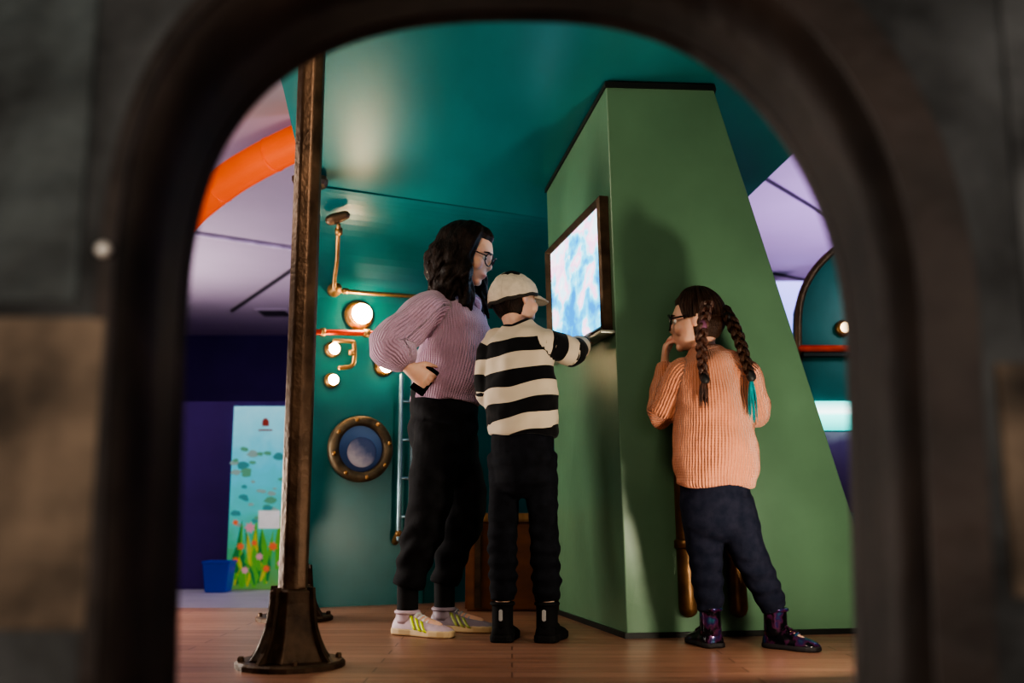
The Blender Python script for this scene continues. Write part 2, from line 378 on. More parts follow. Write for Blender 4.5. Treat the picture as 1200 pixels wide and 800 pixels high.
# poster, emission in its board and print stands in for a spotlight
YP = 8.24
a = P(272, 476, YP); b = P(352, 690, YP); a.x = P(270, 580, YP).x
pw, ph = b.x-a.x, a.z-b.z; cx = (a.x+b.x)/2
ps = thing('wall_poster', 'tall poster of an underwater reef on the deep violet wall', 'poster', (cx, YP, b.z+.003))
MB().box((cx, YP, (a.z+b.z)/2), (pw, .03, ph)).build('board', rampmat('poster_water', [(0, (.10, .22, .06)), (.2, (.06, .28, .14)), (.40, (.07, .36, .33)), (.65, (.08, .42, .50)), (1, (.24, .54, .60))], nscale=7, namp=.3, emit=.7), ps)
def pp(px, py, o=.018): q = P(px, py, YP-o); return q
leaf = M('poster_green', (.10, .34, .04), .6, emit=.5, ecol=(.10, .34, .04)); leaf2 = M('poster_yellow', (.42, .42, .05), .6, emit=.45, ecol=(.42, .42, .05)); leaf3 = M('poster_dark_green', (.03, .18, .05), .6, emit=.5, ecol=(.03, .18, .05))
for k in range(60):
    x = random.uniform(272, 347); h = random.uniform(10, 70)*(1 if k < 36 else .5); w = random.uniform(2.5, 6); l = random.uniform(-9, 9); base = 688-random.uniform(0, 22)
    q = [pp(x-w*.3, base), pp(x+w*.3, base), pp(x+w*.8+l*.5, base-h*.55), pp(x+l, base-h), pp(x-w*.6+l*.5, base-h*.55)]
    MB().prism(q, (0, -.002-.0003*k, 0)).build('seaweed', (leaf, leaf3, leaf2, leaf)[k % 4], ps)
reefm = [M('poster_reef', (.10, .30, .18), .6, emit=.5, ecol=(.10, .30, .18)), M('poster_reef_grey', (.22, .34, .30), .6, emit=.5, ecol=(.22, .34, .30)), M('poster_reef_deep', (.05, .24, .24), .6, emit=.5, ecol=(.05, .24, .24))]
for k in range(34):
    x, y = random.uniform(274, 332), random.uniform(525, 618)
    rr = random.uniform(3, 9)
    MB().prism([pp(x+rr*math.cos(t)*random.uniform(.6, 1), y+rr*.6*math.sin(t)*random.uniform(.6, 1), .017) for t in np.linspace(0, 5.7, 9)], (0, -.001-.0003*k, 0)).build('reef_shape', reefm[k % 3], ps)
cm = M('poster_coral', (.72, .16, .06), .6, emit=.4, ecol=(.72, .16, .06)); cm2 = M('poster_pink_coral', (.62, .30, .34), .6, emit=.4, ecol=(.62, .30, .34))
for k, (x, y, r) in enumerate(((293, 618, 7), (282, 640, 5), (320, 640, 6), (304, 652, 5), (276, 612, 4), (312, 666, 5), (287, 668, 5), (298, 636, 4), (276, 656, 4), (328, 660, 4))):
    MB().prism([pp(x+r*math.cos(t)*(1 if i % 2 else .6), y+r*math.sin(t)*(1 if i % 2 else .6), .040) for i, t in enumerate(np.linspace(0, 2*math.pi, 15)[:-1])], (0, -.002, 0)).build('coral', cm if k % 3 else cm2, ps)
MB().prism([pp(303, 598, .044), pp(328, 598, .044), pp(328, 619, .044), pp(303, 619, .044)], (0, -.002, 0)).build('caption_plate', M('caption_white', (.7, .7, .66), .5, emit=.4, ecol=(.7, .68, .62)), ps)
mb = MB(); mb.prism([pp(307.5, 499), pp(307.5, 493), pp(310, 490), pp(312.5, 490), pp(315, 493), pp(315, 499)], (0, -.003, 0)); mb.build('emblem', redm, ps)
MB().prism([pp(303, 503), pp(319, 503), pp(319, 504.6), pp(303, 504.6)], (0, -.003, 0)).build('emblem_bar', redm, ps)
# blue bin
q = PF(259, 692, -.15); bn = thing('waste_bin', 'blue plastic bin on the pale floor before the violet wall', 'bin', (q.x, 8.0, -.15))
MB().lathe((q.x, 8.0, -.149), [(.115, 0), (.145, .22), (.155, .22), (.155, .235), (.138, .235), (.11, .015)], seg=4, side=(1, 0, 0)).build('bin_body', bluep, bn, bevel=.008)
# ------------------------------------------------------------ posts
def post(x, y, label):
    t = thing('support_post', label, 'post', (x, y, 0), 'bronze posts holding up the teal canopy')
    zt_ = ceilz(x, y)
    MB().lathe((x, y, .2), [(.046, 0), (.046, zt_-.2-.014)], seg=8).build('pole', rust, t, bevel=.006)
    MB().lathe((x, y, .020), [(.128, 0), (.112, .025), (.098, .055), (.086, .09), (.078, .13), (.073, .17), (.073, .205), (.056, .21)], seg=6).build('base_flare', rustbase, t, bevel=.004)
    MB().lathe((x, y, .0), [(.165, 0), (.165, .014), (.158, .020)], seg=20).build('base_plate', rustbase, t)
    for k in range(4):
        a = math.pi/4+k*math.pi/2+.3; d = V((math.cos(a), math.sin(a), 0)); w = V((-d.y, d.x, 0))*.006; b0 = V((x, y, .020))
        pr = [b0+d*.06, b0+d*.150, b0+d*.125+V((0, 0, .03)), b0+d*.095+V((0, 0, .10)), b0+d*.082+V((0, 0, .215)), b0+d*.06+V((0, 0, .215))]
        MB().prism([q_-w for q_ in pr], w*2).build('fin', rustbase, t)
        a += math.pi/4
        MB().lathe((x+.146*math.cos(a), y+.146*math.sin(a), .018), [(.010, 0), (.010, .012), (.006, .016)], seg=6).build('bolt', rust, t)
    MB().lathe((x, y, zt_-.055), [(.075, 0), (.085, .02), (.085, .04)], seg=8).build('top_collar', rust, t)
    return t
q = PF(340, 780); post(q.x, q.y, 'nearer aged bronze post with flared foot and round plate')
q = PF(345, 726); post(q.x, q.y, 'farther bronze post mostly hidden behind the near post')
# ------------------------------------------------------------ pillar with screen
br_ = PF(1042, 741)
bl = [V((.426, 3.816, 0)), br_, V((br_.x+.02, 4.80, 0)), V((.215, 4.71, 0))]
tp = [(.374, 3.731), (.808, 3.786), (.86, 4.74), (.17, 4.71)]
tl = [V((x, y, ceilz(x, y)-.004)) for x, y in tp]
pl = thing('pillar', 'tall tapering green painted pillar carrying the lit screen', 'pillar', (.8, 4.3, 0))
e0 = .012
MB().hexa([v+V((0, 0, e0)) for v in bl], tl).build('body', green, pl, bevel=.004)
def lerp(a, b, t): return a+(b-a)*t
def ringtrim(z0, z1, out, idx):
    mb = MB()
    for i, j in idx:
        def pt(k, z): return lerp(bl[k], tl[k], z/tl[k].z)
        cc = lambda k, z: sum((pt(m, z) for m in range(4)), V((0, 0, 0)))/4
        def o(k, z, d):
            p = pt(k, z); c = cc(k, z); r = V((p.x-c.x, p.y-c.y, 0)).normalized(); return p+r*d
        za = lambda k: z0 if z0 >= 0 else tl[k].z+z0
        zb = lambda k: z1 if z1 > 0 else tl[k].z+z1
        mb.hexa([o(i, za(i), -.02), o(j, za(j), -.02), o(j, za(j), out), o(i, za(i), out)], [o(i, zb(i), -.02), o(j, zb(j), -.02), o(j, zb(j), out), o(i, zb(i), out)])
    return mb
ringtrim(-.022, -.002, .014, ((0, 1), (3, 0), (1, 2))).build('top_trim', dark, pl)
ringtrim(0.0, .02, .012, ((0, 1), (3, 0), (1, 2))).build('base_trim', dark, pl)
pipebr = M('dull_brown_brass', (.2, .11, .05), .4, .7, .4, 12, .15, 40)
for k, (u, w) in enumerate((((801, 560), (803, 712)), ((860, 585), (866, 712)))):
    a = P(u[0], u[1], 3.80+.02*k); b = P(w[0], w[1], 3.83+.02*k); a.y = 3.83+.02*k; b.y = 3.835+.02*k; b.x = a.x+.01
    t = MB(); t.tube([(a+V((0, .12, .03)), .033), (a+V((0, .04, .035)), .034), (a, .034), (lerp(a, b, .5), .034), (b, .036)], seg=16, sub=6)
    tb = t.build('brass_pipe', pipebr, pl, True); tb['label'] = 'dull brass pipe behind the girl in the peach sweater'
    MB().lathe(lerp(a, b, .55), [(.036, 0), (.043, .006), (.043, .03), (.036, .036)], seg=16).build('pipe_collar', pipebr, tb, True)
def LF(s, z, o=0):
    a = lerp(bl[0], tl[0], z/tl[0].z); b = lerp(bl[3], tl[3], z/tl[3].z)
    nn = V((-(b-a).y, (b-a).x, 0)).normalized(); return lerp(a, b, s)+nn*o
sc = thing('display_screen', 'large wall screen with bright blue sea picture in a dark frame', 'screen', LF(.5, 1.15))
z0, z1 = 1.155, 1.69; s0, s1 = .03, .92; fr = .028
mb = MB()
def fbar(sa, sb, za, zb, o1, o2): mb.hexa([LF(sa, za, o1), LF(sb, za, o1), LF(sb, zb, o1), LF(sa, zb, o1)], [LF(sa, za, o2), LF(sb, za, o2), LF(sb, zb, o2), LF(sa, zb, o2)])
fs_ = fr/.92; fs2 = .055
# mitred frame, bevelled towards the picture
def mitre():
    O = [(s0, z0), (s1, z0), (s1, z1), (s0, z1)]; I = [(s0+fs_, z0+fr), (s1-fs2, z0+fr), (s1-fs2, z1-fr), (s0+fs_, z1-fr)]
    Md = [(lerp(o[0], i[0], .45), lerp(o[1], i[1], .45)) for o, i in zip(O, I)]
    vs = [LF(*q_, .001) for q_ in O]+[LF(*q_, .036) for q_ in O]+[LF(*q_, .045) for q_ in Md]+[LF(*q_, .028) for q_ in I]+[LF(*q_, .001) for q_ in I]
    fs = []
    for L_ in range(4):
        for k in range(4):
            j = (k+1) % 4; fs.append((L_*4+k, L_*4+j, L_*4+4+j, L_*4+4+k))
    for k in range(4):
        j = (k+1) % 4; fs.append((16+k, 16+j, j, k))
    return vs, fs
mb.add(*mitre())
mb.build('frame', M('worn_metal_frame', (.085, .055, .035), .4, .6, .4, 14), sc)
mb = MB(); fbar(.0, s1, z0-.016, z0-.004, .001, .06)
mb.build('ledge', M('glint_ledge_metal', (.42, .42, .36), .35, .4, .2), sc, bevel=.003)  # pale ledge added to stand in for the glint below the screen
mb = MB(); fbar(s0+fs_, s1-fs2, z0+fr, z1-fr, .004, .024)
def screenmat():
    m, n, b = nt('sea_picture')
    tc = n.nodes.new('ShaderNodeTexCoord'); mp = n.nodes.new('ShaderNodeMapping'); mp.inputs['Scale'].default_value = (1, 1, 1.5); mp.inputs['Location'].default_value = (.3, .2, .1); lk(n, tc.outputs['Object'], mp.inputs[0])
    no = n.nodes.new('ShaderNodeTexNoise'); no.inputs['Scale'].default_value = 6; no.inputs['Detail'].default_value = 3; no.inputs['Distortion'].default_value = .2
    lk(n, mp.outputs[0], no.inputs['Vector'])
    sx = n.nodes.new('ShaderNodeSeparateXYZ'); lk(n, tc.outputs['Generated'], sx.inputs[0])
    ma = n.nodes.new('ShaderNodeMath'); ma.operation = 'MULTIPLY_ADD'; ma.inputs[1].default_value = .2; lk(n, sx.outputs['Z'], ma.inputs[0]); lk(n, no.outputs['Fac'], ma.inputs[2])
    cr = n.nodes.new('ShaderNodeValToRGB'); e = cr.color_ramp.elements
    e[0].position = .42; e[0].color = (.01, .22, .58, 1); e[1].position = .86; e[1].color = (1, .88, .94, 1)
    for p, c in ((.51, (.03, .42, .76)), (.57, (.12, .64, .88)), (.61, (.42, .80, .94)), (.65, (.90, .46, .72)), (.71, (.95, .70, .86)), (.76, (.50, .80, .96))):
        x = e.new(p); x.color = (*c, 1)
    lk(n, ma.outputs[0], cr.inputs[0]); b.inputs['Base Color'].default_value = (.02, .02, .02, 1); b.inputs['Roughness'].default_value = .2
    lk(n, cr.outputs[0], b.inputs['Emission Color']); b.inputs['Emission Strength'].default_value = 2.2; return m
mb.build('display', screenmat(), sc)
# ------------------------------------------------------------ back wall fittings
def wpipe(pts, r, off, name, mt, label, cat, group=None, collars=()):
    rows = [(W(q_[0], q_[1], q_[2] if len(q_) > 2 else off), r) for q_ in pts]
    o = tag(MB().tube(rows, seg=14, sub=6).build(name, mt, None, True), label, cat, group)
    for (x, y, x2, y2) in collars:
        MB().tube([(W(x, y, off), r*1.45), (W(x2, y2, off), r*1.45)], seg=14, sub=1, cap='flat').build('collar', brass, o, True)
    return o
o = wpipe([(397, 264, .27), (396, 280, .21), (395, 305, .14), (392, 328, .09), (393, 340), (405, 341), (440, 344), (500, 348)], .0105, .06, 'brass_pipe', brass, 'brass pipe bending from the high bracket along top of the teal wall', 'pipe', 'wall pipes', ((402, 341, 408, 341),))
c0, c1 = W(387, 258, .25), W(405, 252, .29)
MB().tube([(c0, .025), (c0+(c1-c0)*.35, .028), (c1, .022)], seg=16, sub=3).build('pipe_bracket', rust, o, True)
MB().tube([(W(397, 268, .255), .018), (W(397, 274, .235), .018)], seg=16, sub=1, cap='flat').build('bracket_collar', brass, o, True)
MB().lathe(W(391, 340, .002), [(.036, 0), (.036, .02), (.022, .035), (.022, .075)], axis=wn, seg=16).build('elbow_flange', brass, o, True)
wpipe([(360, 389), (420, 390), (500, 394)], .0145, .05, 'copper_pipe', copper, 'straight red copper pipe behind the woman below the large lamp', 'pipe', 'wall pipes', ((376, 389, 381, 389), (426, 390.2, 433, 390.4)))
o = wpipe([(392, 399), (411, 400), (415, 403), (415, 422), (411, 429), (398, 431)], .011, .05, 'brass_pipe', brass, 'short curved brass pipe linking the two small lamps', 'pipe', 'wall pipes', ((412, 410, 412, 416),))
def lamp(px, py, rp, label):
    c = W(px, py, 0); k = (c-V((0, 0, H0))).length/FPX; r = rp*k
    t = thing('wall_lamp', label, 'lamp', c, 'round lamps on the teal wall')
    MB().lathe(c, [(r*1.5, .002), (r*1.5, .015), (r*1.2, .03), (r*.95, .035)], axis=wn, seg=20).build('base', brass, t, True)
    MB().ball(c+wn*(.03+r*.6), r).build('bulb', bulbm, t, True)
    MB().lathe(c+wn*(.03+r*.6), [(r*1.02, -.006), (r*1.12, -.006), (r*1.12, .006), (r*1.02, .006)], axis=wn, seg=24, closed=True).build('guard_ring', brass, t, True)
lamp(420, 370, 11.5, 'largest round lit lamp on the teal wall, above the copper pipe')
lamp(389, 410, 6.2, 'small lit lamp at the upper end of the curved brass pipe')
lamp(388, 446, 5.8, 'smallest lit lamp, lowest on the teal wall above the porthole')
lamp(449, 430, 7.5, 'lit lamp beside the woman\'s hand and the ladder top')
c = W(421, 526, 0); k = (c-V((0, 0, H0))).length/FPX; r = 38*k
ph_ = thing('porthole', 'round brass porthole with bolts and faintly glowing blue glass', 'porthole', c)
MB().lathe(c, [(r*.70, .004), (r*.70, .045), (r*.8, .055), (r*.95, .05), (r, .035), (r, .004)], axis=wn, seg=48, closed=True).build('ring', M('dull_brass', (.13, .095, .06), .55, .6, .5, 14, .3, 40), ph_, True)
MB().lathe(c, [(r*.72, .003), (r*.72, .012)], axis=wn, seg=40).build('glass', rampmat('porthole_blue', [(.0, (.02, .03, .08)), (.5, (.05, .085, .19)), (1, (.12, .19, .34))], emit=.2, rough=.15, nscale=5), ph_)  # glass and moon glow faintly, brightness put into their materials
up = V((0, 0, 1)); fm = Matrix((wdir, wn, up)).transposed()
def pmat():
    m, n, b = nt('shaded_planet'); tc = n.nodes.new('ShaderNodeTexCoord'); sx = n.nodes.new('ShaderNodeSeparateXYZ'); lk(n, tc.outputs['Generated'], sx.inputs[0])
    no = n.nodes.new('ShaderNodeTexNoise'); no.inputs['Scale'].default_value = 30; lk(n, tc.outputs['Object'], no.inputs['Vector'])
    ad = n.nodes.new('ShaderNodeMath'); ad.operation = 'ADD'; lk(n, sx.outputs['X'], ad.inputs[0]); lk(n, sx.outputs['Z'], ad.inputs[1])
    a2 = n.nodes.new('ShaderNodeMath'); a2.operation = 'MULTIPLY_ADD'; a2.inputs[1].default_value = .6; lk(n, no.outputs['Fac'], a2.inputs[0]); lk(n, ad.outputs[0], a2.inputs[2])
    cr = n.nodes.new('ShaderNodeValToRGB'); e = cr.color_ramp.elements; e[0].position = .5; e[0].color = (.36, .31, .35, 1); e[1].position = .95; e[1].color = (.05, .07, .17, 1)
    dv = n.nodes.new('ShaderNodeMath'); dv.operation = 'DIVIDE'; dv.inputs[1].default_value = 1.7; lk(n, a2.outputs[0], dv.inputs[0])
    lk(n, dv.outputs[0], cr.inputs[0]); lk(n, cr.outputs[0], b.inputs['Base Color']); lk(n, cr.outputs[0], b.inputs['Emission Color']); b.inputs['Emission Strength'].default_value = .15; return m
MB().ball(c+wn*.0125+wdir*(r*.06)-up*(r*.10), (r*.46, .006, r*.46), fm, 32, 16).build('painted_moon', pmat(), ph_, True)
for k in range(8):
    a = k*math.pi/4+.2
    MB().ball(c+wn*.05+wdir*(r*.87*math.cos(a))+up*(r*.87*math.sin(a)), r*.07, seg=10, rings=6).build('bolt', brass, ph_, True)
ld = thing('ladder', 'narrow blue grey wall ladder with brass ends behind the woman', 'ladder', W(477, 632, .05))
for x in (470.5, 484):
    a, b = W(x, 440, .06), W(x, 632, .06); b.x, b.y = a.x, a.y
    MB().tube([(a, .011), (b, .011)], seg=10, sub=2).build('rail', steel, ld, True)
    MB().tube([(b+V((0, 0, .03)), .019), (b-wn*.05-V((0,0,.01)), .019)], seg=10, sub=2).build('foot_bracket', brass, ld, True)
for y in (470, 515, 560, 605):
    a, b = W(470.5, y, .06), W(484, y, .06); b.z = a.z
    MB().tube([(a, .009), (b, .009)], seg=8, sub=1).build('rung', steel, ld, True)
# wooden chest
q = P(602, 640, 4.95); bx = thing('wooden_chest', 'orange brown wooden chest behind the standing boy', 'chest', (q.x, 5.0, 0))
ztp = P(600, 606, 4.8).z
MB().box((q.x, 5.0, ztp/2-.01), (.46, .34, ztp-.022), bev=.01).build('box', boxwood, bx)
MB().box((q.x+.02, 5.0, ztp), (.50, .38, .04), bev=.01).build('lid', boxtop, bx)
for s in (-1, 1): MB().box((q.x+s*.17, 4.825, ztp/2-.01), (.03, .012, ztp-.05), bev=.003).build('strap', rustbase, bx)
# ------------------------------------------------------------ pod at the right
YD = 5.75
pod = thing('teal_pod', 'second teal cabin with curved brass edge at far right', 'cabin', (P(990, 500, YD).x, YD, -.15))
edge = [(936, 745), (936, 470), (935, 400), (936, 362), (943, 336), (958, 312), (980, 292), (1010, 278), (1050, 272), (1160, 270)]
pts = [P(x, y, YD) for x, y in edge]
for q in pts[:2]: q.x = P(935, 420, YD).x
pts[0].z = -.148
full = pts+[V((pts[-1].x, YD, -.148))]
MB().prism(full, (0, .12, 0)).build('shell', teal_wall, pod)
MB().tube([(q+V((0, -.005, 0)), .022) for q in pts], seg=10, sub=4).build('edge_trim', rust, pod, True)
a, b = P(940, 408, YD-.06), P(1100, 409, YD-.06); MB().tube([(a, .02), (b, .02)], seg=12).build('copper_pipe', copper, pod, True)
a, b = P(940, 416, YD-.03), P(1100, 416, YD-.03); MB().box((a+b)/2, (b.x-a.x, .06, .02)).build('ledge', dark, pod)
a, b = P(943, 470, YD-.02), P(1100, 504, YD-.02); MB().box((a+b)/2, (b.x-a.x, .03, a.z-b.z), bev=.006).build('light_strip', rampmat('cyan_light', [(0, (.03, .45, .42)), (.5, (.2, .9, .82)), (.62, (.8, 1, .97)), (1, (.05, .55, .52))], emit=2.2, namp=.05), pod)
a, b = P(945, 506, YD-.02), P(1100, 600, YD-.02); MB().box((a+b)/2, (b.x-a.x, .02, a.z-b.z)).build('graphic_panel', rampmat('violet_graphic', [(0, (.03, .02, .06)), (.55, (.07, .04, .15)), (.85, (.11, .08, .25)), (1, (.3, .35, .5))], nscale=7, emit=.1), pod)  # print given a faint glow of its own, no lamp behind it
c = P(990, 384, YD-.03)
t = thing('bulkhead_lamp', 'small brass rimmed lit lamp on the far right teal cabin', 'lamp', c+V((0, .03, 0)))
MB().lathe(c+V((0, .029, 0)), [(.05, 0), (.05, .02), (.04, .04)], axis=(0, -1, 0), seg=20).build('base', brass, t, True)
MB().ball(c+V((0, -.02, 0)), .03).build('bulb', M('dim_bulb', (1, .75, .5), .3, emit=5, ecol=(1, .72, .42)), t, True)
a, b = P(902, 330, 10), P(947, 402, 10)
MB2 = MB().box((a+b)/2, (b.x-a.x, .05, a.z-b.z))
sc2 = tag(MB2.build('bright_area_panel', rampmat('pale_blue_glow', [(0, (.2, .35, .75)), (1, (.5, .55, .95))], emit=.9, nscale=2)), 'pale blue glowing panel standing in for a bright area in the distance right of green pillar', 'screen')  # glow panel added for the bright bluish area of the far hall
MB().box(((a+b)/2).x*V((1, 0, 0))+V((0, 10.03, 1.2)), (.05, .05, 2.66)).build('stand', dark, sc2)
# ------------------------------------------------------------ people
def remeshed(mb, voxel, smooth):
    me = bpy.data.meshes.new('tmp'); me.from_pydata(mb.v, [], mb.f)
    bm = bmesh.new(); bm.from_mesh(me); bmesh.ops.recalc_face_normals(bm, faces=bm.faces); bm.to_mesh(me); bm.free()
    o = bpy.data.objects.new('tmp', me); C.objects.link(o)
    r = o.modifiers.new('r', 'REMESH'); r.mode = 'VOXEL'; r.voxel_size = voxel; r.adaptivity = 0
    s = o.modifiers.new('s', 'SMOOTH'); s.factor = .5; s.iterations = smooth
    dg = bpy.context.evaluated_depsgraph_get(); dg.update()
    res = bpy.data.meshes.new_from_object(o.evaluated_get(dg))
    bpy.data.objects.remove(o); bpy.data.meshes.remove(me); return res
def getv(me):
    a = np.empty(len(me.vertices)*3); me.vertices.foreach_get('co', a); return a.reshape(-1, 3)
def getn(me):
    a = np.empty(len(me.vertices)*3); me.vertex_normals.foreach_get('vector', a); return a.reshape(-1, 3)
def fin(name, me, a, mat, parent, origin):
    me.vertices.foreach_set('co', (a-np.array(origin)).ravel()); me.materials.clear(); me.materials.append(mat)
    me.polygons.foreach_set('use_smooth', [True]*len(me.polygons)); me.update(); me.name = name
    return place(name, me, parent, origin)
def cloth(name, mb, mat, parent, voxel=.008, smooth=3, amp=.006, sc=(14, 14, 14), folds=(), tilt=None):
    me = remeshed(mb, voxel, smooth); a = getv(me); nn = getn(me)
    d = np.array([noise.noise(V((p[0]*sc[0], p[1]*sc[1], p[2]*sc[2])))+.5*noise.noise(V((p[0]*sc[0]*2.1+7, p[1]*sc[1]*2.1, p[2]*sc[2]*2.1))) for p in a])
    for (zc, zw, freq, fa) in folds:      # stacked horizontal creases gathered about a height
        ph = np.array([2.2*noise.noise(V((p[0]*7, p[1]*7, p[2]*3+5))) for p in a])
        d += fa/amp*np.exp(-((a[:, 2]-zc)/zw)**2)*np.sin(a[:, 2]*freq+ph*2)
    best = np.full(len(a), 1e9); rib = np.zeros(len(a)); band = np.zeros(len(a))
    for ti, (p, U, Wv, ra, rb, L, N) in enumerate(mb.lines):
        dd = np.linalg.norm(a[:, None, :]-p[None], axis=2)/((ra+rb)/2)[None]
        k = dd.argmin(1); m = dd.min(1); sel = m < best
        q = a-p[k]; Tt = np.cross(U[k], Wv[k])
        x = (q*U[k]).sum(1)/ra[k]; y = (q*Wv[k]).sum(1)/rb[k]
        cam = np.array((0, -1, 0.)); a0 = np.arctan2((Wv[k]*cam).sum(1), (U[k]*cam).sum(1)).mean()
        an = (np.arctan2(y, x)-a0+math.pi) % (2*math.pi)-math.pi
        l = L[k]+(q*Tt).sum(1)
        if tilt and ti == 0:
            l = l+tilt[1]*(a[:, 0]-tilt[0])+tilt[2]*np.array([noise.noise(V((p_[0]*9, p_[1]*9, p_[2]*6))) for p_ in a])
        rib = np.where(sel, an*N/(2*math.pi), rib); band = np.where(sel, l, band); best = np.where(sel, m, best)
    a = a+nn*(d*amp)[:, None]
    o = fin(name, me, a, mat, parent, V(a.mean(0)))
    for nm, arr in (('rib', rib), ('band', band)):
        at = o.data.attributes.new(nm, 'FLOAT', 'POINT'); at.data.foreach_set('value', arr.astype(np.float32))
    return o
class Head:
    def __init__(s, c, f, H, tilt=0):
        s.c = V(c); s.f = V(f).normalized(); up = V((0, 0, 1)); s.r = s.f.cross(up).normalized(); s.u = s.r.cross(s.f).normalized()
        if tilt:
            R = Matrix.Rotation(tilt, 3, s.f); s.r = R @ s.r; s.u = R @ s.u
        s.H = H
    def w(s, x, y, z): return s.c+(s.r*x+s.f*y+s.u*z)*s.H
    def loc(s, a):
        q = (a-np.array(s.c))/s.H; return q @ np.array(s.r), q @ np.array(s.f), q @ np.array(s.u)
    def pt(s, th, ph):
        d = (math.cos(ph)*math.sin(th), math.cos(ph)*math.cos(th), math.sin(ph))
        x, y, z = .345*d[0], .43*d[1], .5*d[2]
        if z < 0:
            k = min(1, -z/.5); k = k*k*(3-2*k); y += .11*k; x *= 1-.12*k
        if y > 0:
            for sx in (-1, 1):
                g = math.exp(-(((x-sx*.15)/.085)**2+((z-.0)/.06)**2)); y -= .04*g
            y += .015*math.exp(-((z-.10)/.06)**2-(x/.2)**2)
        return x, y, z
    def grid(s, f, nt_=48, np_=32):
        vs = []; fs = []
        for i in range(1, np_):
            ph = -math.pi/2+math.pi*i/np_
            for j in range(nt_):
                th = 2*math.pi*j/nt_; vs.append(s.w(*f(th, ph)))
        for i in range(np_-2):
            for j in range(nt_):
                k = (j+1) % nt_; fs.append((i*nt_+j, i*nt_+k, (i+1)*nt_+k, (i+1)*nt_+j))
        a = len(vs); vs += [s.w(*f(0, -math.pi/2)), s.w(*f(0, math.pi/2))]
        for j in range(nt_):
            k = (j+1) % nt_; fs.append((a, k, j)); fs.append((a+1, (np_-2)*nt_+j, (np_-2)*nt_+k))
        return vs, fs
    def frame(s): return Matrix((s.r, s.f, s.u)).transposed()
    def add(s, mb):
        mb.add(*s.grid(s.pt)); H = s.H
        mb.tube([(s.w(0, .38, .06), .035*H), (s.w(0, .425, -.04), .04*H), (s.w(0, .46, -.115), .045*H), (s.w(0, .41, -.16), .042*H)], side=s.r, seg=10)
        for sx in (-1, 1): mb.ball(s.w(sx*.05, .415, -.132), .034*H, seg=10, rings=8)
        mb.tube([(s.w(-.11, .375, -.275), .02*H), (s.w(-.04, .422, -.262), .028*H), (s.w(.04, .422, -.262), .028*H), (s.w(.11, .375, -.275), .02*H)], seg=8)
        mb.tube([(s.w(-.09, .365, -.305), .02*H), (s.w(0, .410, -.312), .030*H), (s.w(.09, .365, -.305), .02*H)], seg=8)
        mb.ball(s.w(0, .335, -.415), (.10*H, .075*H, .075*H), s.frame())
        for sx in (-1, 1):
            mb.ball(s.w(sx*.205, .275, -.14), (.10*H, .10*H, .12*H), s.frame())
            Fm = s.frame() @ Matrix.Rotation(sx*.35, 3, 'Z')
            mb.ball(s.w(sx*.355, -.02, -.03), (.035*H, .075*H, .135*H), Fm, seg=12, rings=10)
    def lip(s, a):
        x, y, z = s.loc(a); g = np.exp(-((x/.105)**2+((z+.285)/.04)**2)); return np.where(y > .3, g, 0)+np.where(y > .15, .22*np.exp(-(((np.abs(x)-.21)/.09)**2+((z+.13)/.09)**2)), 0)
def add_hand(mb, w, d, n, s, curl=.5, thumb=1, fan=4):
    d = V(d).normalized(); n = V(n); n = (n-d*n.dot(d)).normalized(); sd = d.cross(n)*thumb; k = w+d*.082*s
    mb.tube([(w-d*.03*s, .025*s, .021*s), (w+d*.02*s, .034*s, .018*s), (w+d*.055*s, .041*s, .016*s), (k, .040*s, .013*s)], side=sd, seg=14)
    for i, (o, L) in enumerate(((.031, .072), (.0105, .081), (-.0105, .076), (-.030, .058))):
        b = k+sd*o*s-d*.008*s; dd = (d+sd*o*fan).normalized(); p = b; ang = 0; pts = [(b, .0088*s)]
        for j, l in enumerate((.45, .32, .23)):
            ang += curl*(.8, 1.1, .8)[j]*(1+.12*i); q = dd*math.cos(ang)+n*math.sin(ang); p = p+q*(L*l*s); pts.append((p, (.0085, .0078, .0065)[j]*s))
        mb.tube(pts, seg=9, sub=3)
    b = w+d*.025*s+sd*.026*s; q1 = (sd*.75+d*.65+n*.25).normalized(); q2 = (sd*.35+d*.85+n*.45).normalized()
    mb.tube([(b, .013*s), (b+q1*.035*s, .0115*s), (b+q1*.035*s+q2*.03*s, .0095*s), (b+q1*.035*s+q2*.052*s, .0068*s)], seg=9, sub=3)
def make_body(mb, head, label, skin, voxel, origin, group=None):
    me = remeshed(mb, voxel, 3); a = getv(me); lip = head.lip(a)
    o = fin('person', me, a, skin, None, origin)
    at = o.data.attributes.new('lip', 'FLOAT', 'POINT'); at.data.foreach_set('value', lip.astype(np.float32))
    tag(o, label, 'person', group); return o
eyew = M('eye_white', (.75, .73, .7), .2); iris = M('dark_iris', (.03, .015, .008), .15)
def eyes(head, par):
    for sx in (-1, 1):
        e = MB().ball(head.w(sx*.15, .335, 0), .052*head.H, seg=14, rings=10).build('eye', eyew, par, True)
        MB().ball(head.w(sx*.15, .368, -.004), (.026*head.H, .024*head.H, .026*head.H), head.frame(), seg=12, rings=8).build('iris', iris, e, True)
def brows(head, par, mat):
    for sx in (-1, 1):
        MB().tube([(head.w(sx*.07, .42, .095), .010*head.H), (head.w(sx*.15, .405, .118), .014*head.H), (head.w(sx*.24, .335, .09), .007*head.H)], seg=8).build('eyebrow', mat, par, True)
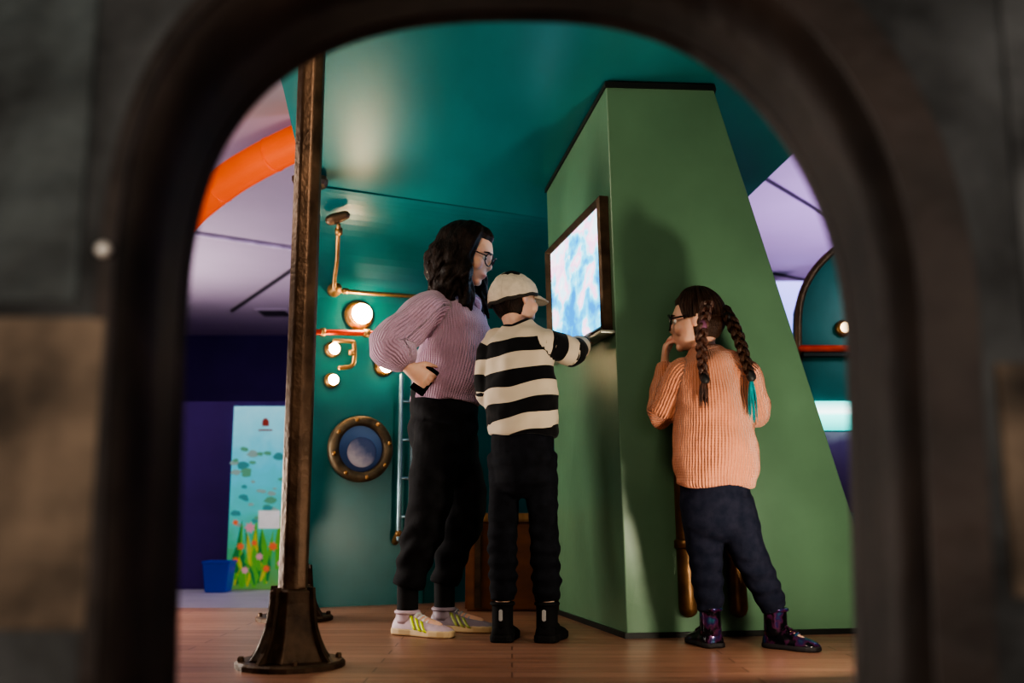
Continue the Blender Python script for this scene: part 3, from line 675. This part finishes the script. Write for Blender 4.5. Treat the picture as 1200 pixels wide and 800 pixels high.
def glasses(head, par, mat, r=.115, th=.011):
    H = head.H; mb = MB()
    for sx in (-1, 1):
        pts = [(head.w(sx*.155+r*1.12*math.cos(t), .465-.06*abs(math.cos(t))*(1 if math.cos(t)*sx > 0 else 0), -.005+r*math.sin(t)), th*H) for t in np.linspace(0, 2*math.pi, 21)]
        mb.tube(pts, seg=6, sub=2, cap='flat')
        mb.tube([(head.w(sx*.28, .42, .03), th*H), (head.w(sx*.365, .2, .035), th*H), (head.w(sx*.375, -.02, .03), th*H), (head.w(sx*.37, -.1, -.03), th*H)], seg=6)
    mb.tube([(head.w(-.05, .465, .01), .010*H), (head.w(0, .475, .025), .010*H), (head.w(.05, .465, .01), .010*H)], seg=6)
    mb.build('glasses', mat, par, True)
def shoe(par, ankle, d, L, w, h, upm, solem, high=0, stripe=None, lace=None, tab=None, solem_h=.026, collar=None):
    """the ankle stands over the rear of the shoe, d = toe direction"""
    d = V((d[0], d[1], 0)).normalized(); r = V((d.y, -d.x, 0)); heel = V((ankle.x, ankle.y, 0))-d*(L*.2); U = V((0, 0, 1))
    prof = [(-.02, .45), (.0, .68), (.05, .88), (.18, .94), (.38, .84), (.55, .93), (.72, 1.0), (.86, .92), (.95, .70), (1.0, .42), (1.01, .2)]
    mb = MB(); vs = []
    half = [heel+d*(s*L)+r*(k*w*1.06) for s, k in prof]+[heel+d*(s*L)-r*(k*w*1.06) for s, k in reversed(prof)]
    mb.prism([p_+U*.001 for p_ in half], U*solem_h)
    up_ = MB(); rows = [(-.005, h*.42, .5), (.02, h*.72, .76), (.08, h*.96, .88), (.22, h*1.0, .92), (.36, h*.95, .85), (.5, h*.76, .92), (.66, h*.60, .98), (.82, h*.50, .92), (.93, h*.40, .72), (.99, h*.32, .4)]
    seg = 20; vs = []
    for s, hh, ww in rows:
        for j in range(seg):
            t = 2*math.pi*j/seg; x = math.cos(t); z = math.sin(t)
            x = math.copysign(abs(x)**.7, x); zz = .012 if z < 0 else solem_h+(hh-solem_h)*abs(z)**.8
            vs.append(heel+d*(s*L)+r*(x*w*ww*(1-.3*max(0, z)))+U*zz)
    fs = [(i*seg+j, i*seg+(j+1) % seg, (i+1)*seg+(j+1) % seg, (i+1)*seg+j) for i in range(len(rows)-1) for j in range(seg)]
    fs += [tuple(range(seg)), tuple((len(rows)-1)*seg+j for j in range(seg))]
    up_.add(vs, fs)
    c0 = heel+d*L*.2
    up_.tube([(c0+U*h*.5, w*.88, w*1.0), (c0+U*(h+high*.4), w*.88, w*.96), (c0+U*(h+high), w*.9, w*.97)], side=r, seg=20, sub=3, cap='flat')
    s0_ = up_.build('shoe', upm, par, True)
    mb.build('sole', solem, s0_, bevel=.006)
    MB().tube([(c0+U*(h+high-.006)+r*(w*.88*math.cos(t))+d*(w*.96*math.sin(t)), .0075) for t in np.linspace(0, 2*math.pi, 25)], seg=8, sub=1).build('collar', collar or upm, s0_, True)
    lm = MB()
    for k in range(4):
        s = .40+k*.07; hh = np.interp(s, [a[0] for a in rows], [a[1] for a in rows])
        lm.tube([(heel+d*(s*L)-r*w*.42+U*(hh*.92), .005), (heel+d*((s+.01)*L)+U*(hh+.003), .0055), (heel+d*(s*L)+r*w*.42+U*(hh*.92), .005)], seg=6, sub=3)
    lm.build('lace', lace or upm, s0_, True)
    if stripe:
        for sg in (-1, 1):
            for k in range(3):
                s = .38+k*.10
                def sp(ss, zz):
                    hh = np.interp(ss, [a[0] for a in rows], [a[1] for a in rows]); ww = np.interp(ss, [a[0] for a in rows], [a[2] for a in rows])
                    q = (zz*hh-solem_h)/(hh-solem_h); q = max(0, min(1, q)); sz = q**(1/.8); x = math.sqrt(max(0, 1-sz*sz))**.7
                    return heel+d*(ss*L)+r*(sg*(x*w*ww*(1-.3*sz)+.003))+U*(zz*hh)
                m_ = MB(); tt = (0, .25, .5, .75, 1)
                a_ = [sp(s+.06-.13*t, .36+.52*t) for t in tt]; b_ = [sp(s+.12-.13*t, .36+.52*t) for t in tt]
                m_.add(a_+b_, [(i, i+1, i+6, i+5) for i in range(4)]); st = m_.build('stripe', stripe, s0_, True)
                so = st.modifiers.new('t', 'SOLIDIFY'); so.thickness = .004; so.offset = 0
    if tab:
        c = heel-d*(w*1.0-L*.2)+U*(h+high*.2)
        MB().box(c, (.012, .014, .04), Matrix.Rotation(math.atan2(d.y, d.x), 3, 'Z'), .003).build('heel_tab', tab, s0_)
    return s0_
def braid(head_pts, r, mat, par, ties, tail=None, name='braid', tl_=.085, tr_=.006):
    R = np.array([[*p, 0] for p in head_pts], float); S = catmull(R, 12)[:, :3]; n_ = len(S); L = np.concatenate([[0], np.cumsum(np.linalg.norm(np.diff(S, axis=0), axis=1))])
    T = np.gradient(S, axis=0); T /= np.linalg.norm(T, axis=1)[:, None]
    cam = np.array((0, -1, 0.)); mb = MB()
    for k in range(3):
        for st in range(4):     # each strand is a small bundle of locks
            ox, oy = [(.35, 0), (-.35, 0), (0, .35), (0, -.35)][st]; rows = []
            for i in range(n_):
                u = np.cross(T[i], cam); u /= np.linalg.norm(u); w = np.cross(u, T[i]); ph = 2*math.pi*(L[i]/(r*5.2)+k/3)
                tp_ = 1-.35*i/n_; jit = .25*noise.noise(V((i*.25, k*3.1, st*7.7)))
                rows.append((V(S[i]+u*(r*tp_*(.75*math.sin(ph)+ox*.9+jit))+w*(r*tp_*(.5*math.sin(2*ph)+oy*.9))), r*.36*tp_))
            mb.tube(rows, seg=6, sub=2)
    b = mb.build(name, mat, par, True)
    for (i, tm) in ties:
        i = int(i*(n_-1)); a_ = V(S[i]); MB().tube([(a_-V(T[i])*r*.3, r*.9), (a_+V(T[i])*r*.3, r*.9)], seg=12, sub=2).build('hair_tie', tm, b, True)
    if tail:
        a_ = V(S[-1]); mb = MB()
        for k in range(15):
            x = random.uniform(-.015, .015); y = random.uniform(-.008, .008)
            mb.tube([(a_, tr_), (a_+V((x, y, -tl_*.5)), tr_*.9), (a_+V((x*1.3, y, -tl_-random.random()*.03)), .001)], seg=6, sub=4)
        mb.build('braid_tail', tail, b, True)
    return b
skinA = skinmat('skin_light', (.80, .48, .35)); skinB = skinmat('skin_child', (.66, .41, .31)); skinC = skinmat('skin_child_warm', (.64, .38, .28))
hairdark = M('hair_near_black', (.018, .009, .006), .5, 0, .6, 22, .5, 70, stretch=(2.5, 2.5, .8), spec=.25)
hairbrown = M('hair_dark_brown', (.034, .014, .007), .45, 0, .45, 18, .5, 90, stretch=(3, 3, .6), spec=.3)
glassm = M('dark_glasses_frame', (.012, .01, .012), .25)
def sst(a, b, x): t = max(0, min(1, (x-a)/(b-a))); return t*t*(3-2*t)
def shell(hd, k, hairline):
    def f(th, ph):
        x, y, z = hd.pt(th, ph); m = hairline(x, y, z)
        kk = .86+(k-.86)*m
        return x*kk, y*kk, z*kk+(.02*m if z > 0 else 0)
    return hd.grid(f, 56, 36)
# ---------------- woman
Y0 = 4.0
def p(px, py, dy=0): return P(px, py, Y0+dy)
hd = Head(p(549, 298, -.02), (.93, -.20, -.36), .232)
side = V((.12, -.99, 0))
sh_r, el_r, wr_r = p(504, 360, -.14), p(456, 403, -.2), p(479, 430, -.2)
sh_l, el_l, wr_l = p(550, 362, .12), p(556, 415, .18), p(585, 440, .14)
hips = [p(516, 492, -.08), p(527, 492, .08)]; kn = [p(504, 590, -.09), p(545, 588, .08)]; an = [p(478, 687, -.06), p(521, 685, .06)]
dA, dB = V((.84, -.54, 0)).normalized(), V((.95, -.3, 0)).normalized()
mb = MB(); hd.add(mb)
mb.tube([(hd.w(0, -.10, -.18), .052), (p(542, 337, -.01), .048), (p(536, 352, 0), .065)], seg=16)
mb.tube([(p(536, 350), .06, .055), (p(532, 364), .135, .07), (p(535, 395), .135, .09), (p(528, 440), .12, .09), (p(522, 470), .13, .095), (p(521, 500), .13, .095)], side=side, seg=20)
for s_, e_, w_ in ((sh_r, el_r, wr_r), (sh_l, el_l, wr_l)):
    mb.tube([(lerp(s_, p(532, 362), .2), .045), (s_, .05), (lerp(s_, e_, .5), .042), (e_, .038), (lerp(e_, w_, .4), .036), (w_, .024)], seg=14)
hdir = V((.70, -.03, -.5)).normalized()
add_hand(mb, wr_r, hdir, V((.25, .9, -.1)), .92, .62, 1, 1.5)
add_hand(mb, wr_l, V((.8, -.1, .3)), V((0, .2, -1)), .9, .4, 1)
for i in range(2):
    d_ = (dA, dB)[i]; A0 = V((an[i].x, an[i].y, 0))
    mb.tube([(hips[i], .072), (lerp(hips[i], kn[i], .5), .066), (kn[i], .052), (lerp(kn[i], an[i], .4), .048), (an[i], .036), (A0+V((0, 0, .08)), .034), (A0+V((0, 0, .06)), .034)], seg=14)
    mb.tube([(A0+V((0, 0, .055)), .03), (A0+d_*.08+V((0, 0, .045)), .028), (A0+d_*.15+V((0, 0, .038)), .018)], seg=10)
wo = make_body(mb, hd, 'woman with long dark hair and glasses in lilac sweater, one hand on her hip', skinA, .0045, V((p(500, 700).x, Y0, 0)), 'visitors at the screen')
eyes(hd, wo); brows(hd, wo, hairdark); glasses(hd, wo, M('thin_metal_glasses', (.06, .04, .04), .3, .4), .11)
sw = MB()
sw.tube([(p(540, 347), .078, .072), (p(537, 351), .105, .08), (p(533, 360), .162, .10), (p(533, 380), .187, .130), (p(535, 402), .190, .148), (p(531, 430), .189, .153), (p(525, 452), .183, .150), (p(522, 464), .168, .139), (p(521, 473), .166, .138)], side=side, seg=32, cap='flat', ribs=84)
sw.tube([(lerp(sh_r, p(532, 364), .35), .073), (sh_r, .076), (lerp(sh_r, el_r, .5), .080), (el_r, .081), (lerp(el_r, wr_r, .45), .076), (lerp(el_r, wr_r, .8), .057), (lerp(el_r, wr_r, .95), .042), (wr_r, .04)], seg=24, cap='flat', ribs=40)
sw.tube([(lerp(sh_l, p(532, 364), .35), .073), (sh_l, .074), (lerp(sh_l, el_l, .5), .073), (el_l, .07), (lerp(el_l, wr_l, .7), .06), (wr_l, .04)], seg=24, cap='flat', ribs=40)
cloth('sweater', sw, knit('lilac_rib_knit', (.56, .36, .49), .003, sheen=.4), wo, .008, 5, .016, (6, 6, 8))
tr = MB()
tr.tube([(p(521, 462), .15, .13), (p(520, 485), .162, .137), (p(519, 510), .16, .135), (p(520, 532), .145, .12)], side=side, seg=28)
for i in range(2):
    tr.tube([(lerp(hips[i], kn[i], .05), .10), (lerp(hips[i], kn[i], .45), .098), (kn[i], .086), (lerp(kn[i], an[i], .5), .075), (lerp(kn[i], an[i], .9), .062), (an[i], .059)], seg=22, cap='flat')
cloth('trousers', tr, blackcloth, wo, .008, 3, .011, (6, 6, 9), folds=((.32, .16, 70, .006), (.85, .1, 60, .004)))
for i in range(2):
    a_ = an[i]; MB().tube([(V((a_.x, a_.y, .2)), .042), (V((a_.x, a_.y, .14)), .041), (V((a_.x, a_.y, .08)), .041)], seg=16).build('sock', M('black_sock', (.008, .008, .01), .9), wo, True)
pinkup = M('pale_pink_leather', (.56, .43, .50), .5, 0, .1, 30); gum = M('tan_gum_sole', (.60, .45, .27), .5); lime = M('lime_stripe', (.58, .70, .03), .5)
shadeup = M('shaded_pink_leather', (.30, .24, .29), .5, 0, .1, 30); lim2 = M('shaded_lime_stripe', (.34, .38, .10), .5); lace2 = M('shaded_white_lace', (.42, .39, .42), .6)  # far shoe: darker copies of the near shoe's colours, shade painted in
shoe(wo, an[0], dA, .265, .047, .088, pinkup, gum, .002, lime, white, None, .026, pinkup)
shoe(wo, an[1], dB, .265, .047, .088, shadeup, gum, .002, lim2, lace2, None, .026, shadeup)
mb = MB(); mb.add(*shell(hd, 1.12, lambda x, y, z: max(sst(.27, .36, z), sst(.16, .06, y))*sst(-.45, -.3, z)))
for i in range(210):
    sg = 1 if i % 2 else -1
    deg = random.uniform(60, 180); phi = math.radians(deg); x0, y0 = math.sin(phi)*sg, math.cos(phi)
    vol = random.uniform(1.0, 1.38); end = random.uniform(.76, 1.2)
    if y0 > 0.1: end = random.uniform(.75, 1.12)
    cl = int(deg/13); ph0 = cl*2.1+sg+random.uniform(-.4, .4)+2.0*vol; amp = .07+.02*math.sin(cl*1.7)+random.uniform(-.012, .015); fq = 15+2*math.sin(cl*3.1)
    rows = []
    for t in np.linspace(0, 1, 18):
        if t < .35:
            a_ = t/.35*math.pi/2; rx = .37*math.sin(a_)*vol; ry = .44*math.sin(a_)*vol; z = .50*math.cos(a_)+.05
        else:
            u_ = (t-.35)/.65; rx = .37*vol+.15*math.sin(u_*2.4); ry = .44*vol+.12*math.sin(u_*2.4); z = .03-u_*end
        e_ = amp*sst(.22, .6, t); wv = e_*math.sin(ph0+t*fq); wr = 1+e_*1.4*math.cos(ph0+t*fq)
        yy = y0*ry*wr-.03
        if y0 > 0: yy = min(yy, .14+.04*math.sin(i)+.10*max(0, t-.5)+wv*.6)
        q_ = hd.w(x0*rx*wr+wv*y0, yy-wv*x0*sg, 0)+V((0, 0, z*hd.H))+(hd.u*z*hd.H-V((0, 0, z*hd.H)))*(1-sst(.3, .6, t))
        rows.append((q_, hd.H*(.055*(1-.45*t))))
    mb.tube(rows, seg=7, sub=2)
hm = remeshed(mb, .0055, 2); ha = getv(hm); hn_ = getn(hm)
hdisp = np.array([noise.noise(V((q_[0]*34, q_[1]*34, q_[2]*9)))*.0045+noise.noise(V((q_[0]*80, q_[1]*80, q_[2]*14)))*.0022 for q_ in ha])
fin('hair', hm, ha+hn_*hdisp[:, None], hairdark, wo, V(ha.mean(0)))
# phone in the hip hand
hn = V((.25, .9, -.1)); hn = (hn-hdir*hn.dot(hdir)).normalized(); hs = hdir.cross(hn)
pc = wr_r+hdir*.075+hn*.028-hs*.006; Rm = Matrix((hdir, hs, hn)).transposed()
pho = tag(MB().box(pc, (.062, .115, .008), Rm, .003).build('phone', M('phone_black', (.01, .008, .01), .25)), 'dark phone held in the hand on the woman\'s hip', 'phone')
MB().box(pc-hn*.0046, (.056, .106, .001), Rm).build('phone_glass', M('phone_glass', (.006, .006, .008), .1), pho)
# ---------------- boy
Y0 = 3.68
f2 = V((.5, .866, 0)); r2 = V((.866, -.5, 0))
hd = Head(p(602, 352, .03), (.80, .60, -.06), .208, -.12)
sh_l, el_l, wr_l = p(577, 405, .05), p(570, 462, .05), p(592, 482, .15)
sh_r, el_r, wr_r = p(641, 402, -.04), p(673, 413, .06), p(681, 404, .22)
hips = [p(593, 524, .035), p(631, 524, -.015)]; kn = [p(590, 605, .04), p(637, 605, .0)]; an = [p(589, 703, .05), p(641, 703, .04)]
dA, dB = V((.15, 1, 0)).normalized(), V((.3, 1, 0)).normalized()
mb = MB(); hd.add(mb)
mb.tube([(hd.w(0, -.08, -.2), .045), (p(603, 380), .041), (p(606, 392), .052)], seg=16)
mb.tube([(p(606, 388), .048, .043), (p(608, 402), .105, .055), (p(609, 430), .105, .07), (p(609, 470), .103, .072), (p(612, 512), .103, .073), (p(612, 530), .103, .073)], side=r2, seg=20)
for s_, e_, w_ in ((sh_r, el_r, wr_r), (sh_l, el_l, wr_l)):
    mb.tube([(lerp(s_, p(608, 402), .2), .034), (s_, .036), (lerp(s_, e_, .5), .032), (e_, .029), (lerp(e_, w_, .4), .028), (w_, .019)], seg=14)
add_hand(mb, wr_r, p(693, 391, .30)-wr_r, V((.9, .2, -.1)), .72, .25, 1)
add_hand(mb, wr_l, V((.5, .6, .2)), V((0, .2, -1)), .70, .4, -1)
for i in range(2):
    d_ = (dA, dB)[i]; A0 = V((an[i].x, an[i].y, 0))
    mb.tube([(hips[i], .052), (lerp(hips[i], kn[i], .5), .047), (kn[i], .038), (lerp(kn[i], an[i], .4), .036), (an[i], .027), (A0+V((0, 0, .06)), .027)], seg=14)
    mb.tube([(A0+V((0, 0, .05)), .026), (A0+d_*.06+V((0, 0, .042)), .024), (A0+d_*.11+V((0, 0, .036)), .016)], seg=10)
bo = make_body(mb, hd, 'boy seen from behind in cream cap and black striped jumper leaning to the screen', skinB, .004, V((p(612, 700).x, Y0, 0)), 'visitors at the screen')
eyes(hd, bo); brows(hd, bo, hairdark)
sw = MB()
sw.tube([(p(604, 379), .052, .05), (p(606, 386), .078, .06), (p(608, 397), .126, .083), (p(609, 420), .137, .10), (p(609, 450), .137, .105), (p(610, 485), .142, .110), (p(612, 503), .140, .110), (p(612, 512), .133, .105)], side=r2, seg=32, cap='flat', ribs=90)
sw.tube([(lerp(sh_r, p(608, 402), .3), .054), (sh_r, .057), (lerp(sh_r, el_r, .5), .055), (el_r, .051), (lerp(el_r, wr_r, .5), .045), (lerp(el_r, wr_r, .85), .035), (lerp(el_r, wr_r, .98), .031)], seg=22, cap='flat', ribs=36, band0=.024)
sw.tube([(lerp(sh_l, p(608, 402), .3), .053), (sh_l, .053), (lerp(sh_l, el_l, .5), .049), (el_l, .045), (lerp(el_l, wr_l, .5), .042), (wr_l, .034)], seg=22, cap='flat', ribs=36, band0=.02)
cloth('jumper', sw, knit('cream_black_stripe_cotton', (.60, .51, .40), 0, ((.008, .008, .010), .118, -.02), .1), bo, .0065, 3, .014, (9, 9, 12), tilt=(p(610, 450).x, .12, .014))
tr = MB()
tr.tube([(p(612, 502), .118, .095), (p(612, 530), .122, .10), (p(612, 556), .116, .09)], side=r2, seg=26)
for i in range(2):
    tr.tube([(lerp(hips[i], kn[i], .1), .067), (lerp(hips[i], kn[i], .5), .061), (kn[i], .055), (lerp(kn[i], an[i], .5), .053), (lerp(kn[i], an[i], .85), .051), (an[i], .047)], seg=20, cap='flat')
cloth('trousers', tr, navycloth, bo, .0065, 2, .007, (8, 8, 20), folds=((.25, .14, 120, .004), (.62, .08, 90, .003)))
blk = M('black_shoe_suede', (.009, .009, .010), .8, spec=.2); blks = M('black_rubber', (.012, .012, .013), .8, spec=.2); wtab = M('white_tab', (.40, .40, .40), .6)
shoe(bo, an[0], dA, .225, .044, .085, blk, blks, .055, None, None, wtab)
shoe(bo, an[1], dB, .225, .044, .085, blk, blks, .055, None, None, wtab)
mb = MB(); mb.add(*shell(hd, 1.08, lambda x, y, z: max(sst(.2, .3, z), sst(.05, -.05, y))*sst(-.46, -.36, z)))
mb.build('hair', hairdark, bo, True)
cap_c = M('cream_cap_cloth', (.64, .55, .45), .95, 0, .1, 40, .3, 120, spec=.1)
CH = .51
def capf(th, v):
    q = v/CH; rr = math.sqrt(max(0, 1-q**2.2)); puff = 1+.025*math.sin(min(1, q*1.3)*math.pi)+.008*math.cos(6*th)*q
    x, y = .385*math.sin(th)*rr*puff, .47*math.cos(th)*rr*puff-.01
    nz = .03*noise.noise(V((x*5, y*5, v*5)))+.018*noise.noise(V((x*12, y*12, v*12)))
    zz = -.01+v+.15*math.cos(th)*(1-q)+nz
    return hd.w(x, y-.05*q, zz)
vs = []; fs = []; NV = 16; NT = 56
for i in range(NV):
    v = CH*math.sin(i/(NV-1)*math.pi/2)
    for j in range(NT): vs.append(capf(2*math.pi*j/NT, min(v, CH*.9995)))
for i in range(NV-1):
    for j in range(NT): fs.append((i*NT+j, i*NT+(j+1) % NT, (i+1)*NT+(j+1) % NT, (i+1)*NT+j))
fs.append(tuple((NV-1)*NT+j for j in range(NT)))
mb = MB().add(vs, fs); cp = mb.build('cap', cap_c, bo, True)
so = cp.modifiers.new('t', 'SOLIDIFY'); so.thickness = .005; so.offset = 1
mb = MB()
for k in range(6):
    mb.tube([(capf(k*math.pi/3+.5, CH*.9995*math.sin(t)), .0054) for t in np.linspace(.05, 1.5, 14)], seg=6, sub=2)
mb.build('cap_seam', M('cap_seam_thread', (.50, .42, .33), .9), cp, True)
MB().ball(capf(0, CH*.9995)+V((0, 0, .005)), (.009, .009, .005)).build('cap_button', cap_c, cp, True)
mb = MB(); mb.tube([(capf(t, .012), .0075) for t in np.linspace(0, 2*math.pi, 41)], seg=8, sub=1); mb.build('cap_band', M('dark_cap_band', (.03, .025, .022), .8), cp, True)
vs = []; fs = []
for k, t in enumerate(np.linspace(-1.0, 1.0, 17)):
    a_ = capf(t, .0); ext = .32*math.cos(t/1.0*math.pi/2)**.55
    for e_, dz in ((-.01, 0), (ext*.5, .0), (ext, -.05)): vs.append(a_+(hd.f*e_+hd.u*dz)*hd.H)
for k in range(16):
    for m_ in range(2): fs.append((k*3+m_, k*3+m_+1, (k+1)*3+m_+1, (k+1)*3+m_))
b_ = MB().add(vs, fs).build('cap_brim', M('tan_brim_cloth', (.38, .32, .25), .85), cp, True); so = b_.modifiers.new('t', 'SOLIDIFY'); so.thickness = .006
# ---------------- girl
Y0 = 3.53
r3 = V((.98, .2, 0)).normalized()
hd = Head(p(818, 376, .02), (-.93, .37, -.05), .216)
sh_l, el_l, wr_l = p(799, 439, .0), p(778, 484, .05), p(779, 426, .10)
sh_r, el_r, wr_r = p(871, 439, -.02), p(885, 484, .04), p(856, 428, .13)
hips = [p(820, 580, 0), p(857, 580, -.01)]; kn = [p(826, 640, .02), p(875, 642, -.01)]; an = [p(832, 714, .05), p(908, 712, .03)]
dA, dB = V((-.25, 1, 0)).normalized(), V((.70, -.72, 0)).normalized()
mb = MB(); hd.add(mb)
mb.tube([(hd.w(0, -.08, -.2), .045), (p(825, 410), .041), (p(829, 420), .055)], seg=16)
mb.tube([(p(829, 415), .05, .045), (p(833, 428), .10, .06), (p(836, 465), .11, .08), (p(838, 520), .11, .085), (p(838, 570), .11, .085), (p(838, 588), .11, .085)], side=r3, seg=20)
for s_, e_, w_ in ((sh_r, el_r, wr_r), (sh_l, el_l, wr_l)):
    mb.tube([(lerp(s_, p(833, 430), .2), .033), (s_, .035), (lerp(s_, e_, .5), .031), (e_, .028), (lerp(e_, w_, .4), .026), (w_, .018)], seg=14)
add_hand(mb, wr_l, hd.w(-.04, .54, -.10)-wr_l, hd.c-wr_l, .82, .42, 1, 1.5)
add_hand(mb, wr_r, hd.w(.28, .46, -.16)-wr_r, hd.c-wr_r, .78, .42, -1, 1.5)
for i in range(2):
    d_ = (dA, dB)[i]; A0 = V((an[i].x, an[i].y, 0))
    mb.tube([(hips[i], .055), (lerp(hips[i], kn[i], .5), .05), (kn[i], .04), (lerp(kn[i], an[i], .4), .036), (an[i], .026), (A0+V((0, 0, .06)), .026)], seg=14)
    mb.tube([(A0+V((0, 0, .05)), .024), (A0+d_*.06+V((0, 0, .04)), .022), (A0+d_*.10+V((0, 0, .034)), .014)], seg=10)
gi = make_body(mb, hd, 'girl with braids and glasses in peach knit sweater, hand at her mouth', skinC, .004, V((p(850, 700).x, Y0, 0)), 'visitors at the screen')
eyes(hd, gi); brows(hd, gi, hairbrown); glasses(hd, gi, glassm, .13, .014)
sw = MB()
sw.tube([(p(829, 407), .052, .05), (p(830, 414), .08, .062), (p(833, 425), .122, .085), (p(836, 450), .138, .105), (p(838, 490), .146, .114), (p(838, 530), .153, .117), (p(838, 552), .151, .116), (p(838, 560), .143, .110), (p(838, 570), .143, .110)], side=r3, seg=32, cap='flat', ribs=80)
for s_, e_, w_ in ((sh_r, el_r, wr_r), (sh_l, el_l, wr_l)):
    sw.tube([(lerp(s_, p(834, 434), .3), .056), (s_, .058), (lerp(s_, e_, .5), .058), (e_, .056), (lerp(e_, w_, .45), .052), (lerp(e_, w_, .85), .041), (w_, .033)], seg=22, cap='flat', ribs=32)
cloth('sweater', sw, knit('peach_rib_knit', (.58, .235, .14), .003, sheen=.25), gi, .007, 5, .014, (7, 7, 9))
tr = MB()
tr.tube([(p(838, 560), .122, .10), (p(838, 585), .128, .105), (p(839, 605), .120, .095)], side=r3, seg=26)
for i in range(2):
    tr.tube([(lerp(hips[i], kn[i], .1), .073), (lerp(hips[i], kn[i], .6), .069), (kn[i], .063), (lerp(kn[i], an[i], .5), .056), (lerp(kn[i], an[i], .85), .050), (an[i], .046)], seg=20, cap='flat')
cloth('trousers', tr, printcloth, gi, .0065, 4, .004, (8, 8, 18), folds=((.22, .12, 120, .003), (.58, .08, 80, .002)))
def bootmat():
    m, n, b = nt('iridescent_boot'); tc = n.nodes.new('ShaderNodeTexCoord'); no = n.nodes.new('ShaderNodeTexNoise'); no.inputs['Scale'].default_value = 20; no.inputs['Detail'].default_value = 3
    lk(n, tc.outputs['Object'], no.inputs['Vector']); cr = n.nodes.new('ShaderNodeValToRGB'); e = cr.color_ramp.elements
    e[0].position = .3; e[0].color = (.008, .008, .012, 1); e[1].position = .74; e[1].color = (.02, .16, .18, 1)
    for p_, c_ in ((.46, (.010, .009, .013)), (.53, (.10, .025, .07)), (.6, (.03, .02, .10))):
        x = e.new(p_); x.color = (*c_, 1)
    lk(n, no.outputs['Fac'], cr.inputs[0]); lk(n, cr.outputs[0], b.inputs['Base Color']); b.inputs['Metallic'].default_value = .4; b.inputs['Roughness'].default_value = .18; return m
boot = bootmat(); soleb = M('dark_boot_sole', (.012, .010, .012), .7)
shoe(gi, an[0], dA, .20, .042, .080, boot, soleb, .055, solem_h=.018)
shoe(gi, an[1], dB, .20, .042, .080, boot, soleb, .055, solem_h=.018)
mb = MB(); mb.add(*shell(hd, 1.09, lambda x, y, z: max(sst(.22, .32, z), sst(.10, -.02, y))*sst(-.40, -.28, z)))
for i in range(110):
    th = random.uniform(.85, 2*math.pi-.85); rows = []; lift = random.uniform(1.07, 1.125)
    for t in np.linspace(0, 1, 6):
        ph = 1.45-t*1.45; x, y, z = hd.pt(th, ph); rows.append((hd.w(x*lift, min(y*lift, .16+.3*max(0, z)), z*lift+.02), .0055*(1-.5*t)+.001))
    mb.tube(rows, seg=6, sub=3)
mb.build('hair', hairbrown, gi, True)
tealhair = M('teal_hair_extension', (.008, .20, .22), .5, 0, .3, 20); pinkt = M('mauve_hair_tie', (.15, .05, .10), .6); blt = M('black_hair_tie', (.01, .01, .01), .6)
auburn = M('auburn_braid', (.06, .023, .014), .45, 0, .4, 25, .4, 90)
braid([p(829, 354, -.105), p(825, 375, -.135), p(822, 398, -.135), p(823, 424, -.12), p(825, 440, -.125), p(826, 444, -.13)], .0175, auburn, gi, ((.25, pinkt), (.97, blt)), auburn, tl_=.07)
br = braid([p(848, 364, -.025), p(856, 375, -.06), p(864, 392, -.085), p(871, 412, -.10), p(877, 432, -.11), p(880, 441, -.115)], .0185, hairbrown, gi, ((.16, blt), (.97, blt)), tealhair, tl_=.13, tr_=.0038)
# ------------------------------------------------------------ lights
def area(name, loc, tgt, size, power, col):
    l = bpy.data.lights.new(name, 'AREA'); l.energy = power; l.size = size; l.color = col
    o = bpy.data.objects.new(name, l); C.objects.link(o); o.location = loc; o.rotation_euler = (V(tgt)-V(loc)).to_track_quat('-Z', 'Y').to_euler()
    return o
area('floor_uplight', (1.07, 2.72, .30), (.70, 3.85, 1.3), .14, 14, (1, .88, .70))
area('key_top', (-.25, 1.55, 2.15), (-.18, 3.8, .9), .5, 19, (1, .81, .63))
area('canopy_fill', (-2.4, 4.4, .5), (-.2, 4.0, 2.1), 1.0, 58, (1, .92, .82))  # unseen fill lamp added to brighten the teal canopy
area('canopy_front', (.55, 1.5, .9), (.1, 3.6, 2.2), .6, 4, (1, .92, .82))
area('hall_left', (-4.2, 9.8, .9), (-3.4, 8.6, 2.95), 1.5, 105, (1, .80, .90))
area('hall_wall', (-3.6, 6.8, 2.3), (-2.6, 8.3, .0), .6, 13, (.9, .87, 1))
area('hall_right', (3.8, 7.5, .8), (2.6, 8.0, 2.95), 1.2, 160, (.68, .46, 1))
area('pod_light', (2.8, 4.3, 1.9), (2.0, 5.75, 1.0), .4, 9, (.85, .95, 1))
area('cabin_wall', (-1.9, 3.6, 1.9), (-.6, 5.1, .8), .4, 12, (1, .85, .7))
area('front_warm', (-1.0, -.6, .8), (-.6, .95, .55), .5, 16, (1, .88, .76))
area('front_right', (1.15, -.6, .9), (.62, .95, .6), .5, 16, (1, .90, .80))
w = bpy.data.worlds.new('world'); bpy.context.scene.world = w; w.use_nodes = True
w.node_tree.nodes['Background'].inputs[0].default_value = (.5, .55, .8, 1); w.node_tree.nodes['Background'].inputs[1].default_value = .03
try: bpy.context.scene.view_settings.look = 'AgX - High Contrast'
except Exception: pass
# ------------------------------------------------------------ camera
cd = bpy.data.cameras.new('camera'); cam = bpy.data.objects.new('camera', cd); C.objects.link(cam)
cam.location = (0, 0, H0); cam.rotation_euler = (math.pi/2+PIT, 0, 0)
cd.sensor_width = 36; cd.lens = FPX*36/1200; cd.clip_start = .02
cd.dof.use_dof = True; cd.dof.focus_distance = 3.85; cd.dof.aperture_fstop = 1.8
bpy.context.scene.camera = cam
